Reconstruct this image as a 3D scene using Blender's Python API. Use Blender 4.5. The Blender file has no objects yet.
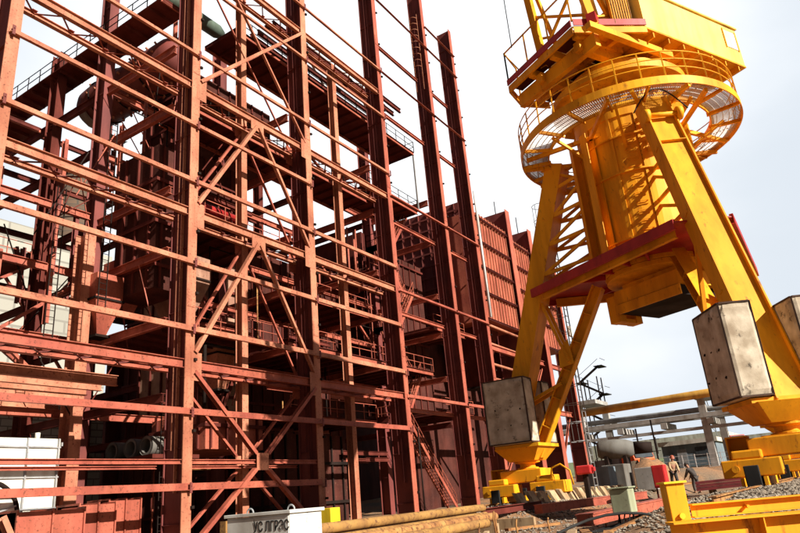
import bpy, bmesh, math, random
from mathutils import Vector, Matrix, noise
random.seed(7)
S = bpy.context.scene
COL = S.collection

# ------------------------------------------------------------------ camera
# metres; the eye is the origin, x runs along the steel facade, y into the building, z up
cam = bpy.data.cameras.new('camera'); cam.sensor_width = 36; cam.lens = 29.7
cam.clip_start = .1; cam.clip_end = 9000
camo = bpy.data.objects.new('camera', cam); COL.objects.link(camo); S.camera = camo
a_, b_, c_ = math.radians(58.2), math.radians(19.62), math.radians(-5.08)
fw = Vector((math.sin(a_)*math.cos(b_), math.cos(a_)*math.cos(b_), math.sin(b_)))
r0 = Vector((math.cos(a_), -math.sin(a_), 0)); u0 = r0.cross(fw)
r1 = r0*math.cos(c_)+u0*math.sin(c_); u1 = -r0*math.sin(c_)+u0*math.cos(c_)
m = Matrix((r1, u1, -fw)).transposed().to_4x4(); camo.matrix_world = m

# ------------------------------------------------------------------ sky, sun, exposure
SUN_AZ = math.radians(-98.5)      # direction towards the sun in plan (from +x, counterclockwise)
SUN_EL = math.radians(29)
w = bpy.data.worlds.new('World'); S.world = w; w.use_nodes = True
nt = w.node_tree; nt.nodes.clear()
N = lambda t: nt.nodes.new(t)
out = N('ShaderNodeOutputWorld'); bg = N('ShaderNodeBackground'); bg2 = N('ShaderNodeBackground')
sky = N('ShaderNodeTexSky'); sky.sky_type = 'NISHITA'; sky.sun_disc = False
sky.sun_elevation = SUN_EL; sky.sun_rotation = math.pi/2-SUN_AZ; sky.dust_density = 1.5; sky.air_density = 1.0
bg.inputs[1].default_value = .018
L = nt.links.new
tc = N('ShaderNodeTexCoord'); mp = N('ShaderNodeMapping'); mp.inputs[3].default_value = (1.4, 1.4, 3.2)
no = N('ShaderNodeTexNoise'); no.inputs['Scale'].default_value = 1.3; no.inputs['Detail'].default_value = 7; no.inputs['Roughness'].default_value = .5
L(tc.outputs['Generated'], mp.inputs[0]); L(mp.outputs[0], no.inputs[0])
def bank(d, lo, hi, amp=.22):      # a cloud bank round direction d, ragged by noise
    dot = N('ShaderNodeVectorMath'); dot.operation = 'DOT_PRODUCT'; dot.inputs[1].default_value = Vector(d).normalized()
    L(tc.outputs['Generated'], dot.inputs[0])
    ad = N('ShaderNodeMath'); ad.operation = 'MULTIPLY_ADD'; ad.inputs[1].default_value = amp
    L(no.outputs[0], ad.inputs[0]); L(dot.outputs['Value'], ad.inputs[2])
    mr = N('ShaderNodeMapRange'); mr.interpolation_type = 'SMOOTHSTEP'; mr.inputs[1].default_value = lo; mr.inputs[2].default_value = hi
    L(ad.outputs[0], mr.inputs[0]); return mr.outputs[0]
bg2.inputs[0].default_value = (.80, .87, .95, 1); bg2.inputs[1].default_value = .48      # thin grey veil
bg3 = N('ShaderNodeBackground'); bg3.inputs[0].default_value = (.97, .985, 1, 1); bg3.inputs[1].default_value = .62   # bright bank
mx = N('ShaderNodeMixShader'); mx2 = N('ShaderNodeMixShader')
L(bank((.75, .55, .25), .55, .82), mx.inputs[0]); L(bank((.70, .42, .62), .92, 1.09), mx2.inputs[0])
L(sky.outputs[0], bg.inputs[0]); L(bg.outputs[0], mx.inputs[1]); L(bg2.outputs[0], mx.inputs[2])
L(mx.outputs[0], mx2.inputs[1]); L(bg3.outputs[0], mx2.inputs[2]); L(mx2.outputs[0], out.inputs[0])
sl = bpy.data.lights.new('sun', 'SUN'); sl.energy = 5; sl.angle = math.radians(.5); sl.color = (1, .93, .82)
so = bpy.data.objects.new('sun', sl); COL.objects.link(so)
sd = Vector((math.cos(SUN_AZ)*math.cos(SUN_EL), math.sin(SUN_AZ)*math.cos(SUN_EL), math.sin(SUN_EL)))
so.rotation_euler = sd.to_track_quat('Z', 'Y').to_euler()
S.view_settings.view_transform = 'Standard'; S.view_settings.look = 'None'
S.view_settings.exposure = 1.0; S.view_settings.gamma = 1; S.view_settings.use_curve_mapping = False

# ------------------------------------------------------------------ materials
def mat(name, c1, c2=None, rust=None, rust_amt=.0, rough=.55, metal=0, scale=1.2, stretch=1.0, bump=.15, spec=.3, fine=9.0, grime=.8):
    m = bpy.data.materials.new(name); m.use_nodes = True
    t = m.node_tree; b = t.nodes['Principled BSDF']; n = t.nodes.new; l = t.links.new
    b.inputs['Roughness'].default_value = rough; b.inputs['Metallic'].default_value = metal
    b.inputs['Specular IOR Level'].default_value = spec if sum(c1) > .2 else .08
    g = n('ShaderNodeNewGeometry'); mp = n('ShaderNodeMapping'); mp.inputs[3].default_value = (1, 1, stretch)
    l(g.outputs['Position'], mp.inputs[0])
    n1 = n('ShaderNodeTexNoise'); n1.inputs['Scale'].default_value = scale; n1.inputs['Detail'].default_value = 6
    l(mp.outputs[0], n1.inputs[0])
    r = n('ShaderNodeValToRGB'); r.color_ramp.elements[0].position = .36; r.color_ramp.elements[1].position = .66
    r.color_ramp.elements[0].color = (*c1, 1); r.color_ramp.elements[1].color = (*(c2 or c1), 1)
    l(n1.outputs[0], r.inputs[0]); col = r.outputs[0]
    n2 = n('ShaderNodeTexNoise'); n2.inputs['Scale'].default_value = fine; n2.inputs['Detail'].default_value = 8; n2.inputs['Roughness'].default_value = .7
    l(mp.outputs[0], n2.inputs[0])
    if rust:
        r2 = n('ShaderNodeValToRGB'); p = .72-.3*rust_amt
        r2.color_ramp.elements[0].position = p-.05; r2.color_ramp.elements[1].position = p+.05
        l(n2.outputs[0], r2.inputs[0])
        mm = n('ShaderNodeMix'); mm.data_type = 'RGBA'
        l(r2.outputs[0], mm.inputs[0]); l(col, mm.inputs[6]); mm.inputs[7].default_value = (*rust, 1); col = mm.outputs[2]
    n3 = n('ShaderNodeTexNoise'); n3.inputs['Scale'].default_value = 1.1; n3.inputs['Detail'].default_value = 5; n3.inputs['Roughness'].default_value = .6
    mp3 = n('ShaderNodeMapping'); mp3.inputs[3].default_value = (1, 1, .16); l(g.outputs['Position'], mp3.inputs[0]); l(mp3.outputs[0], n3.inputs[0])
    r3 = n('ShaderNodeValToRGB'); r3.color_ramp.elements[0].position = .34; r3.color_ramp.elements[1].position = .58
    r3.color_ramp.elements[0].color = (.60, .52, .46, 1); r3.color_ramp.elements[1].color = (1.04, 1.04, 1.04, 1); l(n3.outputs[0], r3.inputs[0])
    mg_ = n('ShaderNodeMix'); mg_.data_type = 'RGBA'; mg_.blend_type = 'MULTIPLY'; mg_.inputs[0].default_value = grime
    l(col, mg_.inputs[6]); l(r3.outputs[0], mg_.inputs[7]); col = mg_.outputs[2]
    rr_ = n('ShaderNodeMapRange'); rr_.inputs[3].default_value = min(1, rough+.22); rr_.inputs[4].default_value = max(.1, rough-.08); l(n3.outputs[0], rr_.inputs[0]); l(rr_.outputs[0], b.inputs['Roughness'])
    l(col, b.inputs['Base Color'])
    if bump:
        bp = n('ShaderNodeBump'); bp.inputs['Strength'].default_value = bump; bp.inputs['Distance'].default_value = .02
        l(n2.outputs[0], bp.inputs['Height']); l(bp.outputs[0], b.inputs['Normal'])
    return m
M = {}
M['salmon'] = mat('pale_red_oxide_primer', (.48, .195, .112), (.37, .125, .072), (.17, .05, .028), .42, .6, scale=.8)  # paler red primer, mostly upper girts and the first columns
M['red'] = mat('red_oxide_primer', (.40, .108, .064), (.29, .066, .043), (.12, .035, .02), .40, .55, scale=.6)
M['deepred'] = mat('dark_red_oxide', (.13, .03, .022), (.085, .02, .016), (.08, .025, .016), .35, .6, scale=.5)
M['webred'] = mat('brown_red_shade_tone', (.19, .045, .036), (.13, .032, .03), (.08, .025, .016), .3, .6, scale=.5)  # darker red with the column webs' shade put in; other dark parts share it
M['maroon'] = mat('maroon_paint', (.42, .026, .022), (.32, .02, .02), (.12, .02, .015), .25, .45)
M['yellow'] = mat('crane_yellow', (.84, .39, .012), (.74, .31, .010), (.32, .11, .012), .26, .5, spec=.2, scale=.55, stretch=.35, fine=5)
M['cream'] = mat('crane_house_cream_yellow', (.85, .62, .16), (.80, .54, .11), (.45, .24, .05), .15, .45, scale=.5)
M['yellow2'] = mat('ochre_pipe_paint', (.36, .20, .055), (.25, .125, .04), (.15, .07, .03), .5, .75, scale=2.5)
M['rustpipe'] = mat('rusty_bare_steel', (.42, .22, .07), (.26, .11, .04), (.12, .045, .02), .55, .75, scale=2)
M['concrete'] = mat('stained_concrete', (.58, .51, .40), (.33, .27, .195), (.07, .055, .04), .30, .9, scale=2.2, bump=.7, fine=3.0, grime=.5)
M['concrete2'] = mat('pale_concrete', (.52, .51, .47), (.40, .39, .36), (.25, .24, .21), .3, .9, bump=.3)
M['white'] = mat('white_panel_paint', (.74, .74, .66), (.62, .62, .54), (.3, .26, .2), .18, .5)
M['boxwhite'] = mat('chalky_white_paint', (.62, .62, .58), (.52, .52, .49), (.22, .2, .18), .22, .6, scale=3)
M['beige'] = mat('insulation_cladding', (.40, .23, .16), (.24, .11, .075), (.15, .07, .05), .35, .7, scale=.9)
M['dark'] = mat('near_black_steel', (.014, .010, .009), (.026, .016, .013), None, 0, .7)  # near-black tone shared by inner steel and small fittings
M['rackgrey'] = mat('weathered_rack_concrete', (.36, .35, .33), (.27, .26, .25), (.16, .15, .13), .3, .9)
M['drumgrey'] = mat('dull_grey_drum', (.17, .165, .15), (.12, .115, .105), None, 0, .8)
M['rustdark'] = mat('dark_rust', (.09, .055, .04), (.05, .035, .03), None, 0, .8)
M['platered'] = mat('dark_plate_red', (.17, .022, .026), (.12, .02, .022), (.08, .03, .02), .3, .6)
M['casing'] = mat('dark_red_casing', (.085, .026, .02), (.05, .018, .015), (.16, .08, .05), .3, .75, scale=.7)  # darker red tone for the plant deep in the frame
M['ochre'] = mat('ochre_pipeline_paint', (.62, .36, .07), (.52, .27, .05), (.3, .15, .04), .25, .6)
M['black'] = mat('black_rubber', (.02, .02, .02), (.03, .03, .03), None, 0, .6)
M['grey'] = mat('grey_steel', (.32, .33, .34), (.22, .23, .24), (.16, .1, .07), .3, .5)
M['galv'] = mat('pale_galvanised', (.62, .62, .62), (.5, .5, .5), None, 0, .5)
M['bluegrey'] = mat('blue_grey_wall', (.16, .20, .23), (.12, .16, .19), None, 0, .8)
M['roof'] = mat('pale_roof', (.55, .52, .46), (.45, .42, .37), None, 0, .8)
M['glass'] = mat('dim_window', (.05, .06, .07), None, None, 0, .15, bump=0)
M['timber'] = mat('weathered_timber', (.46, .34, .20), (.30, .20, .11), (.14, .09, .05), .4, .9, scale=4, stretch=.3)
M['orange'] = mat('orange_cab_paint', (.75, .14, .03), (.6, .1, .02), None, 0, .4)
M['truckred'] = mat('red_cab_paint', (.45, .04, .04), None, None, 0, .4)
M['sigred'] = mat('bright_red_paint', (.62, .03, .03), (.5, .03, .03), None, 0, .4)
M['green'] = mat('grey_green_enamel', (.34, .37, .25), (.28, .31, .2), (.15, .12, .08), .25, .5)
M['brightyellow'] = mat('bright_yellow', (.85, .62, .02), (.78, .52, .02), None, 0, .45)
M['cement'] = mat('cement_pipe', (.40, .42, .40), (.3, .32, .31), None, 0, .85)
M['skin'] = mat('skin', (.35, .18, .12), None, None, 0, .6, bump=0)
M['tan'] = mat('tan_cloth', (.46, .34, .20), (.38, .27, .16), None, 0, .95)
M['darkcloth'] = mat('dark_cloth', (.05, .045, .045), (.09, .08, .075), None, 0, .95)
M['helmet'] = mat('helmet_orange', (.34, .08, .04), None, None, 0, .4)
M['cloth'] = mat('grey_cloth', (.30, .27, .24), (.2, .18, .16), None, 0, .95, bump=.4)
M['stonegrey'] = mat('crushed_stone', (.30, .255, .20), (.18, .15, .115), (.38, .34, .28), .3, .9, scale=14)

def brick_mat(name, c1, c2, mo, sx, bw=.5, rh=.25):
    m = bpy.data.materials.new(name); m.use_nodes = True; t = m.node_tree; b = t.nodes['Principled BSDF']
    g = t.nodes.new('ShaderNodeNewGeometry'); sep = t.nodes.new('ShaderNodeSeparateXYZ'); cb = t.nodes.new('ShaderNodeCombineXYZ')
    ad = t.nodes.new('ShaderNodeMath'); br = t.nodes.new('ShaderNodeTexBrick'); l = t.links.new
    l(g.outputs['Position'], sep.inputs[0]); l(sep.outputs[0], ad.inputs[0]); l(sep.outputs[1], ad.inputs[1])
    l(ad.outputs[0], cb.inputs[0]); l(sep.outputs[2], cb.inputs[1]); l(cb.outputs[0], br.inputs[0])
    br.inputs['Color1'].default_value = (*c1, 1); br.inputs['Color2'].default_value = (*c2, 1); br.inputs['Mortar'].default_value = (*mo, 1)
    br.inputs['Scale'].default_value = sx; br.inputs['Brick Width'].default_value = bw; br.inputs['Row Height'].default_value = rh
    br.inputs['Mortar Size'].default_value = .02
    l(br.outputs[0], b.inputs['Base Color']); b.inputs['Roughness'].default_value = .9
    return m
M['block'] = brick_mat('pale_block_wall', (.5, .49, .46), (.4, .39, .36), (.2, .19, .18), .5)
M['chimbrick'] = brick_mat('chimney_brick', (.105, .062, .038), (.08, .05, .032), (.05, .04, .03), .25)
M['panelwall'] = brick_mat('large_concrete_panels', (.33, .32, .28), (.27, .26, .225), (.2, .19, .165), .12, .6, .22)

def ground_mat():
    m = bpy.data.materials.new('site_earth'); m.use_nodes = True; t = m.node_tree; b = t.nodes['Principled BSDF']; n = t.nodes.new; l = t.links.new
    g = n('ShaderNodeNewGeometry'); n1 = n('ShaderNodeTexNoise'); n1.inputs['Scale'].default_value = .28; n1.inputs['Detail'].default_value = 9
    n2 = n('ShaderNodeTexNoise'); n2.inputs['Scale'].default_value = 7; n2.inputs['Detail'].default_value = 10; n2.inputs['Roughness'].default_value = .75
    l(g.outputs['Position'], n1.inputs[0]); l(g.outputs['Position'], n2.inputs[0])
    r1 = n('ShaderNodeValToRGB'); e = r1.color_ramp.elements
    e[0].position = .38; e[0].color = (.21, .155, .105, 1); e[1].position = .6; e[1].color = (.36, .185, .085, 1)
    l(n1.outputs[0], r1.inputs[0])
    r2 = n('ShaderNodeValToRGB'); e = r2.color_ramp.elements; e[0].position = .35; e[0].color = (.45, .43, .4, 1); e[1].position = .7; e[1].color = (1.25, 1.2, 1.1, 1)
    l(n2.outputs[0], r2.inputs[0])
    mu = n('ShaderNodeMix'); mu.data_type = 'RGBA'; mu.blend_type = 'MULTIPLY'; mu.inputs[0].default_value = 1
    l(r1.outputs[0], mu.inputs[6]); l(r2.outputs[0], mu.inputs[7])
    # grass far out on the bank
    sep = n('ShaderNodeSeparateXYZ'); l(g.outputs['Position'], sep.inputs[0])
    mr = n('ShaderNodeMapRange'); mr.inputs[1].default_value = 84; mr.inputs[2].default_value = 95; l(sep.outputs[0], mr.inputs[0])
    mg = n('ShaderNodeMix'); mg.data_type = 'RGBA'; l(mr.outputs[0], mg.inputs[0]); l(mu.outputs[2], mg.inputs[6]); mg.inputs[7].default_value = (.12, .15, .055, 1)
    l(mg.outputs[2], b.inputs['Base Color']); b.inputs['Roughness'].default_value = .95
    bp = n('ShaderNodeBump'); bp.inputs['Strength'].default_value = .9; bp.inputs['Distance'].default_value = .08
    l(n2.outputs[0], bp.inputs['Height']); l(bp.outputs[0], b.inputs['Normal'])
    return m
M['earth'] = ground_mat()

# ------------------------------------------------------------------ helpers
def V(*a): return Vector(a[0] if len(a) == 1 else a)
def rect(w, h): return [(-w/2, -h/2), (w/2, -h/2), (w/2, h/2), (-w/2, h/2)]
def ip(w, h, t=None, tw=None):      # I profile, flanges of width w, height h
    t = t or max(.012, h*.06); tw = tw or t
    a, b = w/2, h/2
    return [(-a, -b), (a, -b), (a, -b+t), (tw/2, -b+t), (tw/2, b-t), (a, b-t), (a, b), (-a, b), (-a, b-t), (-tw/2, b-t), (-tw/2, -b+t), (-a, -b+t)]
def cp(w, h, t=.02):                # channel, open towards +a
    a, b = w/2, h/2
    return [(-a, -b), (a, -b), (a, -b+t), (-a+t, -b+t), (-a+t, b-t), (a, b-t), (a, b), (-a, b)]
def lp(w, h, t=.012):
    a, b = w/2, h/2
    return [(-a, -b), (a, -b), (a, -b+t), (-a+t, -b+t), (-a+t, b), (-a, b)]
class MB:
    def __init__(s): s.v = []; s.f = []; s.sm = []
    def add(s, vs, fs, smooth=False):
        o = len(s.v); s.v += [tuple(p) for p in vs]
        for f in fs: s.f.append([i+o for i in f]); s.sm.append(smooth)
        return s
    def ext(s, prof, P, Q, up=(0, 0, 1), prof2=None):
        P, Q, up = V(P), V(Q), V(up); d = (Q-P).normalized()
        if abs(d.dot(up.normalized())) > .995: up = V(0, 1, 0) if abs(d.y) < .9 else V(1, 0, 0)
        a = d.cross(up).normalized(); b = a.cross(d).normalized(); n = len(prof)
        p2 = prof2 or prof
        vs = [P+a*x+b*y for x, y in prof]+[Q+a*x+b*y for x, y in p2]
        fs = [[i, (i+1) % n, n+(i+1) % n, n+i] for i in range(n)]+[list(range(n))[::-1], list(range(n, 2*n))]
        return s.add(vs, fs)
    def box(s, x0, x1, y0, y1, z0, z1):
        return s.ext(rect(abs(y1-y0), abs(z1-z0)), (x0, (y0+y1)/2, (z0+z1)/2), (x1, (y0+y1)/2, (z0+z1)/2))
    def poly(s, pts, off):             # planar polygon extruded by vector off
        n = len(pts); off = V(off); vs = [V(p) for p in pts]+[V(p)+off for p in pts]
        return s.add(vs, [[i, (i+1) % n, n+(i+1) % n, n+i] for i in range(n)]+[list(range(n))[::-1], list(range(n, 2*n))])
    def tube(s, pts, r, n=8, caps=True):
        pts = [V(p) for p in pts]; rs = r if isinstance(r, (list, tuple)) else [r]*len(pts); vs = []; fs = []; a = None
        for i, p in enumerate(pts):
            d = (pts[min(i+1, len(pts)-1)]-pts[max(i-1, 0)]).normalized()
            if a is None: a = d.orthogonal().normalized()
            a = (a-d*a.dot(d)).normalized(); b = d.cross(a)
            vs += [p+(a*math.cos(2*math.pi*k/n)+b*math.sin(2*math.pi*k/n))*rs[i] for k in range(n)]
        for i in range(len(pts)-1):
            for k in range(n): fs.append([i*n+k, i*n+(k+1) % n, (i+1)*n+(k+1) % n, (i+1)*n+k])
        o = len(s.v); s.add(vs, fs, True)
        if caps: s.f.append([o+k for k in range(n)][::-1]); s.sm.append(False); e = o+(len(pts)-1)*n; s.f.append([e+k for k in range(n)]); s.sm.append(False)
        return s
    def lathe(s, c, prof, n=48, a0=0, a1=2*math.pi, closed=False, smooth=True):   # prof: (r, z)
        c = V(c); full = abs(a1-a0-2*math.pi) < 1e-6; k = n if full else n+1; m_ = len(prof); vs = []; fs = []
        for i in range(k):
            t = a0+(a1-a0)*i/n
            vs += [c+V(r*math.cos(t), r*math.sin(t), z) for r, z in prof]
        for i in range(n):
            j = (i+1) % k
            for q in range(m_ if closed else m_-1):
                q2 = (q+1) % m_; fs.append([i*m_+q, j*m_+q, j*m_+q2, i*m_+q2])
        s.add(vs, fs, smooth)
        if not full and closed: s.add([vs[i] for i in range(m_)], [list(range(m_))]); s.add([vs[n*m_+i] for i in range(m_)], [list(range(m_))[::-1]])
        return s
    def build(s, name, mt, parent=None, bevel=0):
        me = bpy.data.meshes.new(name); loc = V(0, 0, 0)
        root = parent
        o = bpy.data.objects.new(name, me)
        if parent is not None:
            o.parent = parent; q = parent; loc = V(0, 0, 0)
            while q is not None: loc += q.location; q = q.parent
            vs = [tuple(V(p)-loc) for p in s.v]
        else:
            loc = V(sum(p[0] for p in s.v)/len(s.v), sum(p[1] for p in s.v)/len(s.v), min(p[2] for p in s.v)); o.location = loc
            vs = [tuple(V(p)-loc) for p in s.v]
        me.from_pydata(vs, [], s.f); me.polygons.foreach_set('use_smooth', s.sm)
        bm = bmesh.new(); bm.from_mesh(me); bmesh.ops.recalc_face_normals(bm, faces=bm.faces); bm.to_mesh(me); bm.free()
        if isinstance(mt, str): mt = M[mt]
        me.materials.append(mt)
        if bevel:
            b = o.modifiers.new('bevel', 'BEVEL'); b.width = bevel; b.segments = 2; b.limit_method = 'ANGLE'
        COL.objects.link(o); return o
def tag(o, label=None, cat=None, group=None, kind=None):
    for k, v_ in (('label', label), ('category', cat), ('group', group), ('kind', kind)):
        if v_: o[k] = v_
    return o
def thing(name, loc, label, cat, group=None):
    o = bpy.data.objects.new(name, None); o.location = loc; o.empty_display_size = .3; COL.objects.link(o)
    return tag(o, label, cat, group)
def copy_thing(o, loc, label=None, rz=None):
    r = o.copy(); COL.objects.link(r); r.location = loc
    if rz is not None: r.rotation_euler = (0, 0, rz)
    if label: r['label'] = label
    for c in [x for x in S.objects if x.parent == o]:
        d = c.copy(); COL.objects.link(d); d.parent = r
        for g in [x for x in S.objects if x.parent == c]:
            h = g.copy(); COL.objects.link(h); h.parent = d
    return r
def railing(mb, pts, h=1.05, sp=1.4, r=.022, rails=(.5, 1.0)):
    pts = [V(p) for p in pts]
    for A, B in zip(pts, pts[1:]):
        n = max(1, round((B-A).length/sp))
        for i in range(n+1):
            P = A.lerp(B, i/n); mb.ext(rect(2*r, 2*r), P, P+V(0, 0, h))
        for k in rails: mb.ext(rect(1.8*r, 1.8*r), A+V(0, 0, h*k), B+V(0, 0, h*k))
    return mb
def smooth(a, b, x):
    t = min(1, max(0, (x-a)/(b-a))); return t*t*(3-2*t)

# ------------------------------------------------------------------ ground
def gz(x, y):
    r = math.hypot(x, y)
    h = -.86
    if r < 400:
        for yc in (1.12, 10.65):
            x0 = 12 if yc < 5 else 18
            h += .42*(1-smooth(1.7, 2.9, abs(y-yc)))*smooth(x0-3, x0+1.5, x)*(1-smooth(62, 70, x))
        h += .08*noise.noise(V(x*.35, y*.35, 0))+.05*noise.noise(V(x*1.3, y*1.3, 3))
    h += 2.1*smooth(55, 92, r)+1.6*smooth(92, 118, r)+3.0*smooth(118, 175, r)
    h += .9*(1-smooth(4, 8, math.hypot(x-61, y-15)))
    return h
def grid_axis(lo, hi, fine_lo, fine_hi, st):
    a = []; x = fine_lo
    while x <= fine_hi: a.append(x); x += st
    s_ = st; x = fine_hi
    while x < hi: s_ *= 1.35; x += s_; a.append(x)
    s_ = st; x = fine_lo; b = []
    while x > lo: s_ *= 1.35; x -= s_; b.append(x)
    return b[::-1]+a
gx = grid_axis(-3500, 4000, 2, 60, .42); gy = grid_axis(-3500, 4000, -8, 34, .42)
mb = MB(); mb.v = [(x, y, gz(x, y)) for y in gy for x in gx]; nx = len(gx)
mb.f = [[j*nx+i, j*nx+i+1, (j+1)*nx+i+1, (j+1)*nx+i] for j in range(len(gy)-1) for i in range(nx-1)]; mb.sm = [True]*len(mb.f)
g = mb.build('ground', 'earth'); tag(g, kind='structure')

# crushed stone: one stuff object of many small stones
mb = MB(); rs = random.Random(3)
ico = [(0, 0, 1), (.9, 0, .25), (.25, .85, .3), (-.75, .5, .2), (-.7, -.55, .3), (.3, -.85, .2), (.1, .1, -.8)]
icf = [(0, 1, 2), (0, 2, 3), (0, 3, 4), (0, 4, 5), (0, 5, 1), (6, 2, 1), (6, 3, 2), (6, 4, 3), (6, 5, 4), (6, 1, 5)]
def stones(n, fx, smin, smax):
    for _ in range(n):
        x, y = fx(); s_ = rs.uniform(smin, smax); an = rs.uniform(0, 6.3); ca, sa = math.cos(an), math.sin(an); q = [rs.uniform(.6, 1.3) for _ in range(3)]
        z = gz(x, y)+s_*.2
        mb.add([(x+s_*(ca*a*q[0]-sa*b*q[1]), y+s_*(sa*a*q[0]+ca*b*q[1]), z+s_*c*q[2]*.75) for a, b, c in ico], icf)
stones(9000, lambda: (rs.uniform(10.5, 30), 1.12+rs.gauss(0, 1.15)), .025, .06)
stones(7000, lambda: (rs.uniform(18, 36), 10.4+rs.gauss(0, 1.25)), .03, .07)
stones(2600, lambda: (rs.uniform(8, 24), rs.uniform(2, 10)), .018, .055)
tag(mb.build('gravel', 'stonegrey'), 'loose grey crushed stone ballast spread around the crane rails', 'gravel', kind='stuff')
mb = MB()
def heap(x, y, r, h, s):
    pts = []; n = 14
    for j in range(6):
        for i in range(n):
            t = 2*math.pi*i/n; rr = r*(1-j/5.2)*(1+.25*noise.noise(V(math.cos(t)*2+s, math.sin(t)*2, j*.5)))
            px_, py_ = x+rr*math.cos(t), y+rr*math.sin(t)
            pts.append((px_, py_, gz(px_, py_)-.05+h*math.sin(j/5*math.pi/2)*(1+.2*noise.noise(V(t, j, s)))))
    mb.add(pts, [[j*n+i, j*n+(i+1) % n, (j+1)*n+(i+1) % n, (j+1)*n+i] for j in range(5) for i in range(n)]+[[5*n+i for i in range(n)]], True)
heap(53.3, 13.4, 3.0, 2.2, 1); 
tag(mb.build('earth_heap', 'earth'), 'brown heap of dug earth in front of the orange truck', 'earth heap')

# ------------------------------------------------------------------ steel frame of the boiler house
FX = [10.6, 19.85, 28.85, 38.15, 46.85, 52.65]          # front column lines
Y0, Y1 = 24.0, 25.45
frame = thing('boiler_house_building', (30, 30, -.86), 'tall open boiler house frame of rust red steel columns, girts and braces', 'building')
def fcol(x, top, dep=1.45, wid=.52, y=Y0, mt='red', bot=-1.3):
    mb = MB(); t = .05
    mb.box(x-wid/2, x+wid/2, y, y+t, bot, top)
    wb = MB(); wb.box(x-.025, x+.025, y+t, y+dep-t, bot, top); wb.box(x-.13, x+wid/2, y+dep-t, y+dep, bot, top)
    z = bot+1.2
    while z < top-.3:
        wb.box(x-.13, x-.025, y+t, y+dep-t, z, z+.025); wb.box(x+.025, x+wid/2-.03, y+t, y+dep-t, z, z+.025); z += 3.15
    c = mb.build('column', mt, frame); wb.build('column_web', 'webred', c)  # web and rear flange coloured darker than the front flange to deepen their shade
    return c
tops = [52, 52, 52, 52, 47.2, 46.3]
cols = []
for k, (x, t_) in enumerate(zip(FX, tops)): cols.append(fcol(x, t_, mt='salmon' if k < 3 else 'red'))
for i, x in enumerate(FX):
    if i in (0,): continue
    mb = MB(); mb.ext(cp(.10, .12), (x-.12, Y0+.62, 1.2), (x-.12, Y0+.62, tops[i]-2)); mb.ext(rect(.05, .05), (x-.12, Y0+.95, 3), (x-.12, Y0+.95, tops[i]-4))
    mb.build('cable_duct', 'salmon' if i == 1 else 'webred', cols[i])
    mb = MB()
    for z in [k*3.2+.5 for k in range(14)]:
        if z < tops[i]-1: mb.box(x+.2, x+.34, Y0-.12, Y0-.002, z, z+.12)
    mb.build('bracket', 'dark', cols[i])
# ladder hoops near the head of the fifth column
mb = MB()
for k in range(9):
    z = 38.5+k*.7; mb.tube([(46.6+.45*math.cos(t), Y0+.9+.4*math.sin(t), z) for t in [math.pi*j/6+math.pi/2 for j in range(7)]], .025, 5)
for dy in (.5, 1.3): mb.ext(rect(.04, .04), (46.6, Y0+dy, 36), (46.6, Y0+dy, 44.6))
mb.build('ladder_cage', 'salmon', cols[4])
GIRT = [1.4, 4.6, 8.4, 11.7, 16.05, 19.3, 23.7, 28.7, 33.1]
STR = [6.75, 14.35, 21.7, 30.9]
def girt(x0, x1, z, h=.30, d=.16, y=None, mt='salmon'):
    y = Y0-d/2-.012 if y is None else y
    MB().ext(lp(d, h, .02), (x0, y, z), (x1, y, z)).build('girt', mt, frame)
def cleat(x, z):
    mb = MB().box(x-.10, x+.02, Y0-.21, Y0-.17, z-.24, z+.17); mb.box(x-.10, x+.02, Y0-.21, Y0-.003, z-.27, z-.242)
    mb.tube([(x-.04, Y0-.25, z+.03), (x-.04, Y0-.2, z+.03)], .022, 6); mb.build('cleat', 'webred', frame)
for i, x in enumerate(FX[:4]):
    for z in GIRT:
        if i == 3 and z in (1.4, 19.3): continue
        cleat(x+.12 if i else x-.05, z)
for i, x in enumerate(FX):
    for z in (9.9, 22.9, 36):
        mb = MB().box(x-.22, x+.22, Y0-.022, Y0-.003, z-.45, z+.45)
        for q in range(6):
            for dx in (-.15, .15): mb.tube([(x+dx, Y0-.045, z-.38+q*.152), (x+dx, Y0-.02, z-.38+q*.152)], .02, 6)
        mb.build('splice_plate', 'salmon' if i < 3 else 'red', cols[i])
def girder(x0, x1, z, h=.42, mt='salmon', truss=True, yr=None):
    y = Y0+.16
    MB().ext(ip(.24, h, .03), (x0+.27, y, z), (x1-.27, y, z)).build('girder', mt, frame)
    if truss:
        yb = yr or (Y0+1.15); zb = z-.12
        MB().ext(ip(.2, .26, .025), (x0+.27, yb, zb), (x1-.27, yb, zb)).build('girder', mt, frame)
        mb = MB(); n = 5; L_ = (x1-x0-.6)/n
        for k in range(n):
            xa = x0+.3+k*L_; 
            mb.ext(lp(.08, .08), (xa, y+.12, z-.1), (xa+L_/2, yb-.1, zb)); mb.ext(lp(.08, .08), (xa+L_/2, yb-.1, zb), (xa+L_, y+.12, z-.1))
            mb.box(xa+L_/2-.12, xa+L_/2+.12, yb-.2, yb-.02, zb+.135, zb+.15)
        mb.build('lacing', 'webred' if z < 20 else 'red', frame)
for b in range(3):
    x0, x1 = FX[b], FX[b+1]
    for z in GIRT:
        if b == 2 and z in (1.4, 19.3): continue
        if b == 0 and z > 24: continue
        mt = 'salmon' if z > 5 else 'red'
        girt(x0+(.0 if b else -.2), x1, z, mt=mt)
    for z in STR:
        girder(x0, x1, z, mt='salmon' if z > 7 else 'red')
for b in (3, 4):
    for z in (6.75, 14.35, 21.9, 33.1, 40.5): girt(FX[b], FX[b+1]+.2, z, h=.26, d=.2, mt='red')
girt(FX[4], FX[5]+.2, 43.1, h=.26, d=.2, mt='red')
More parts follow.
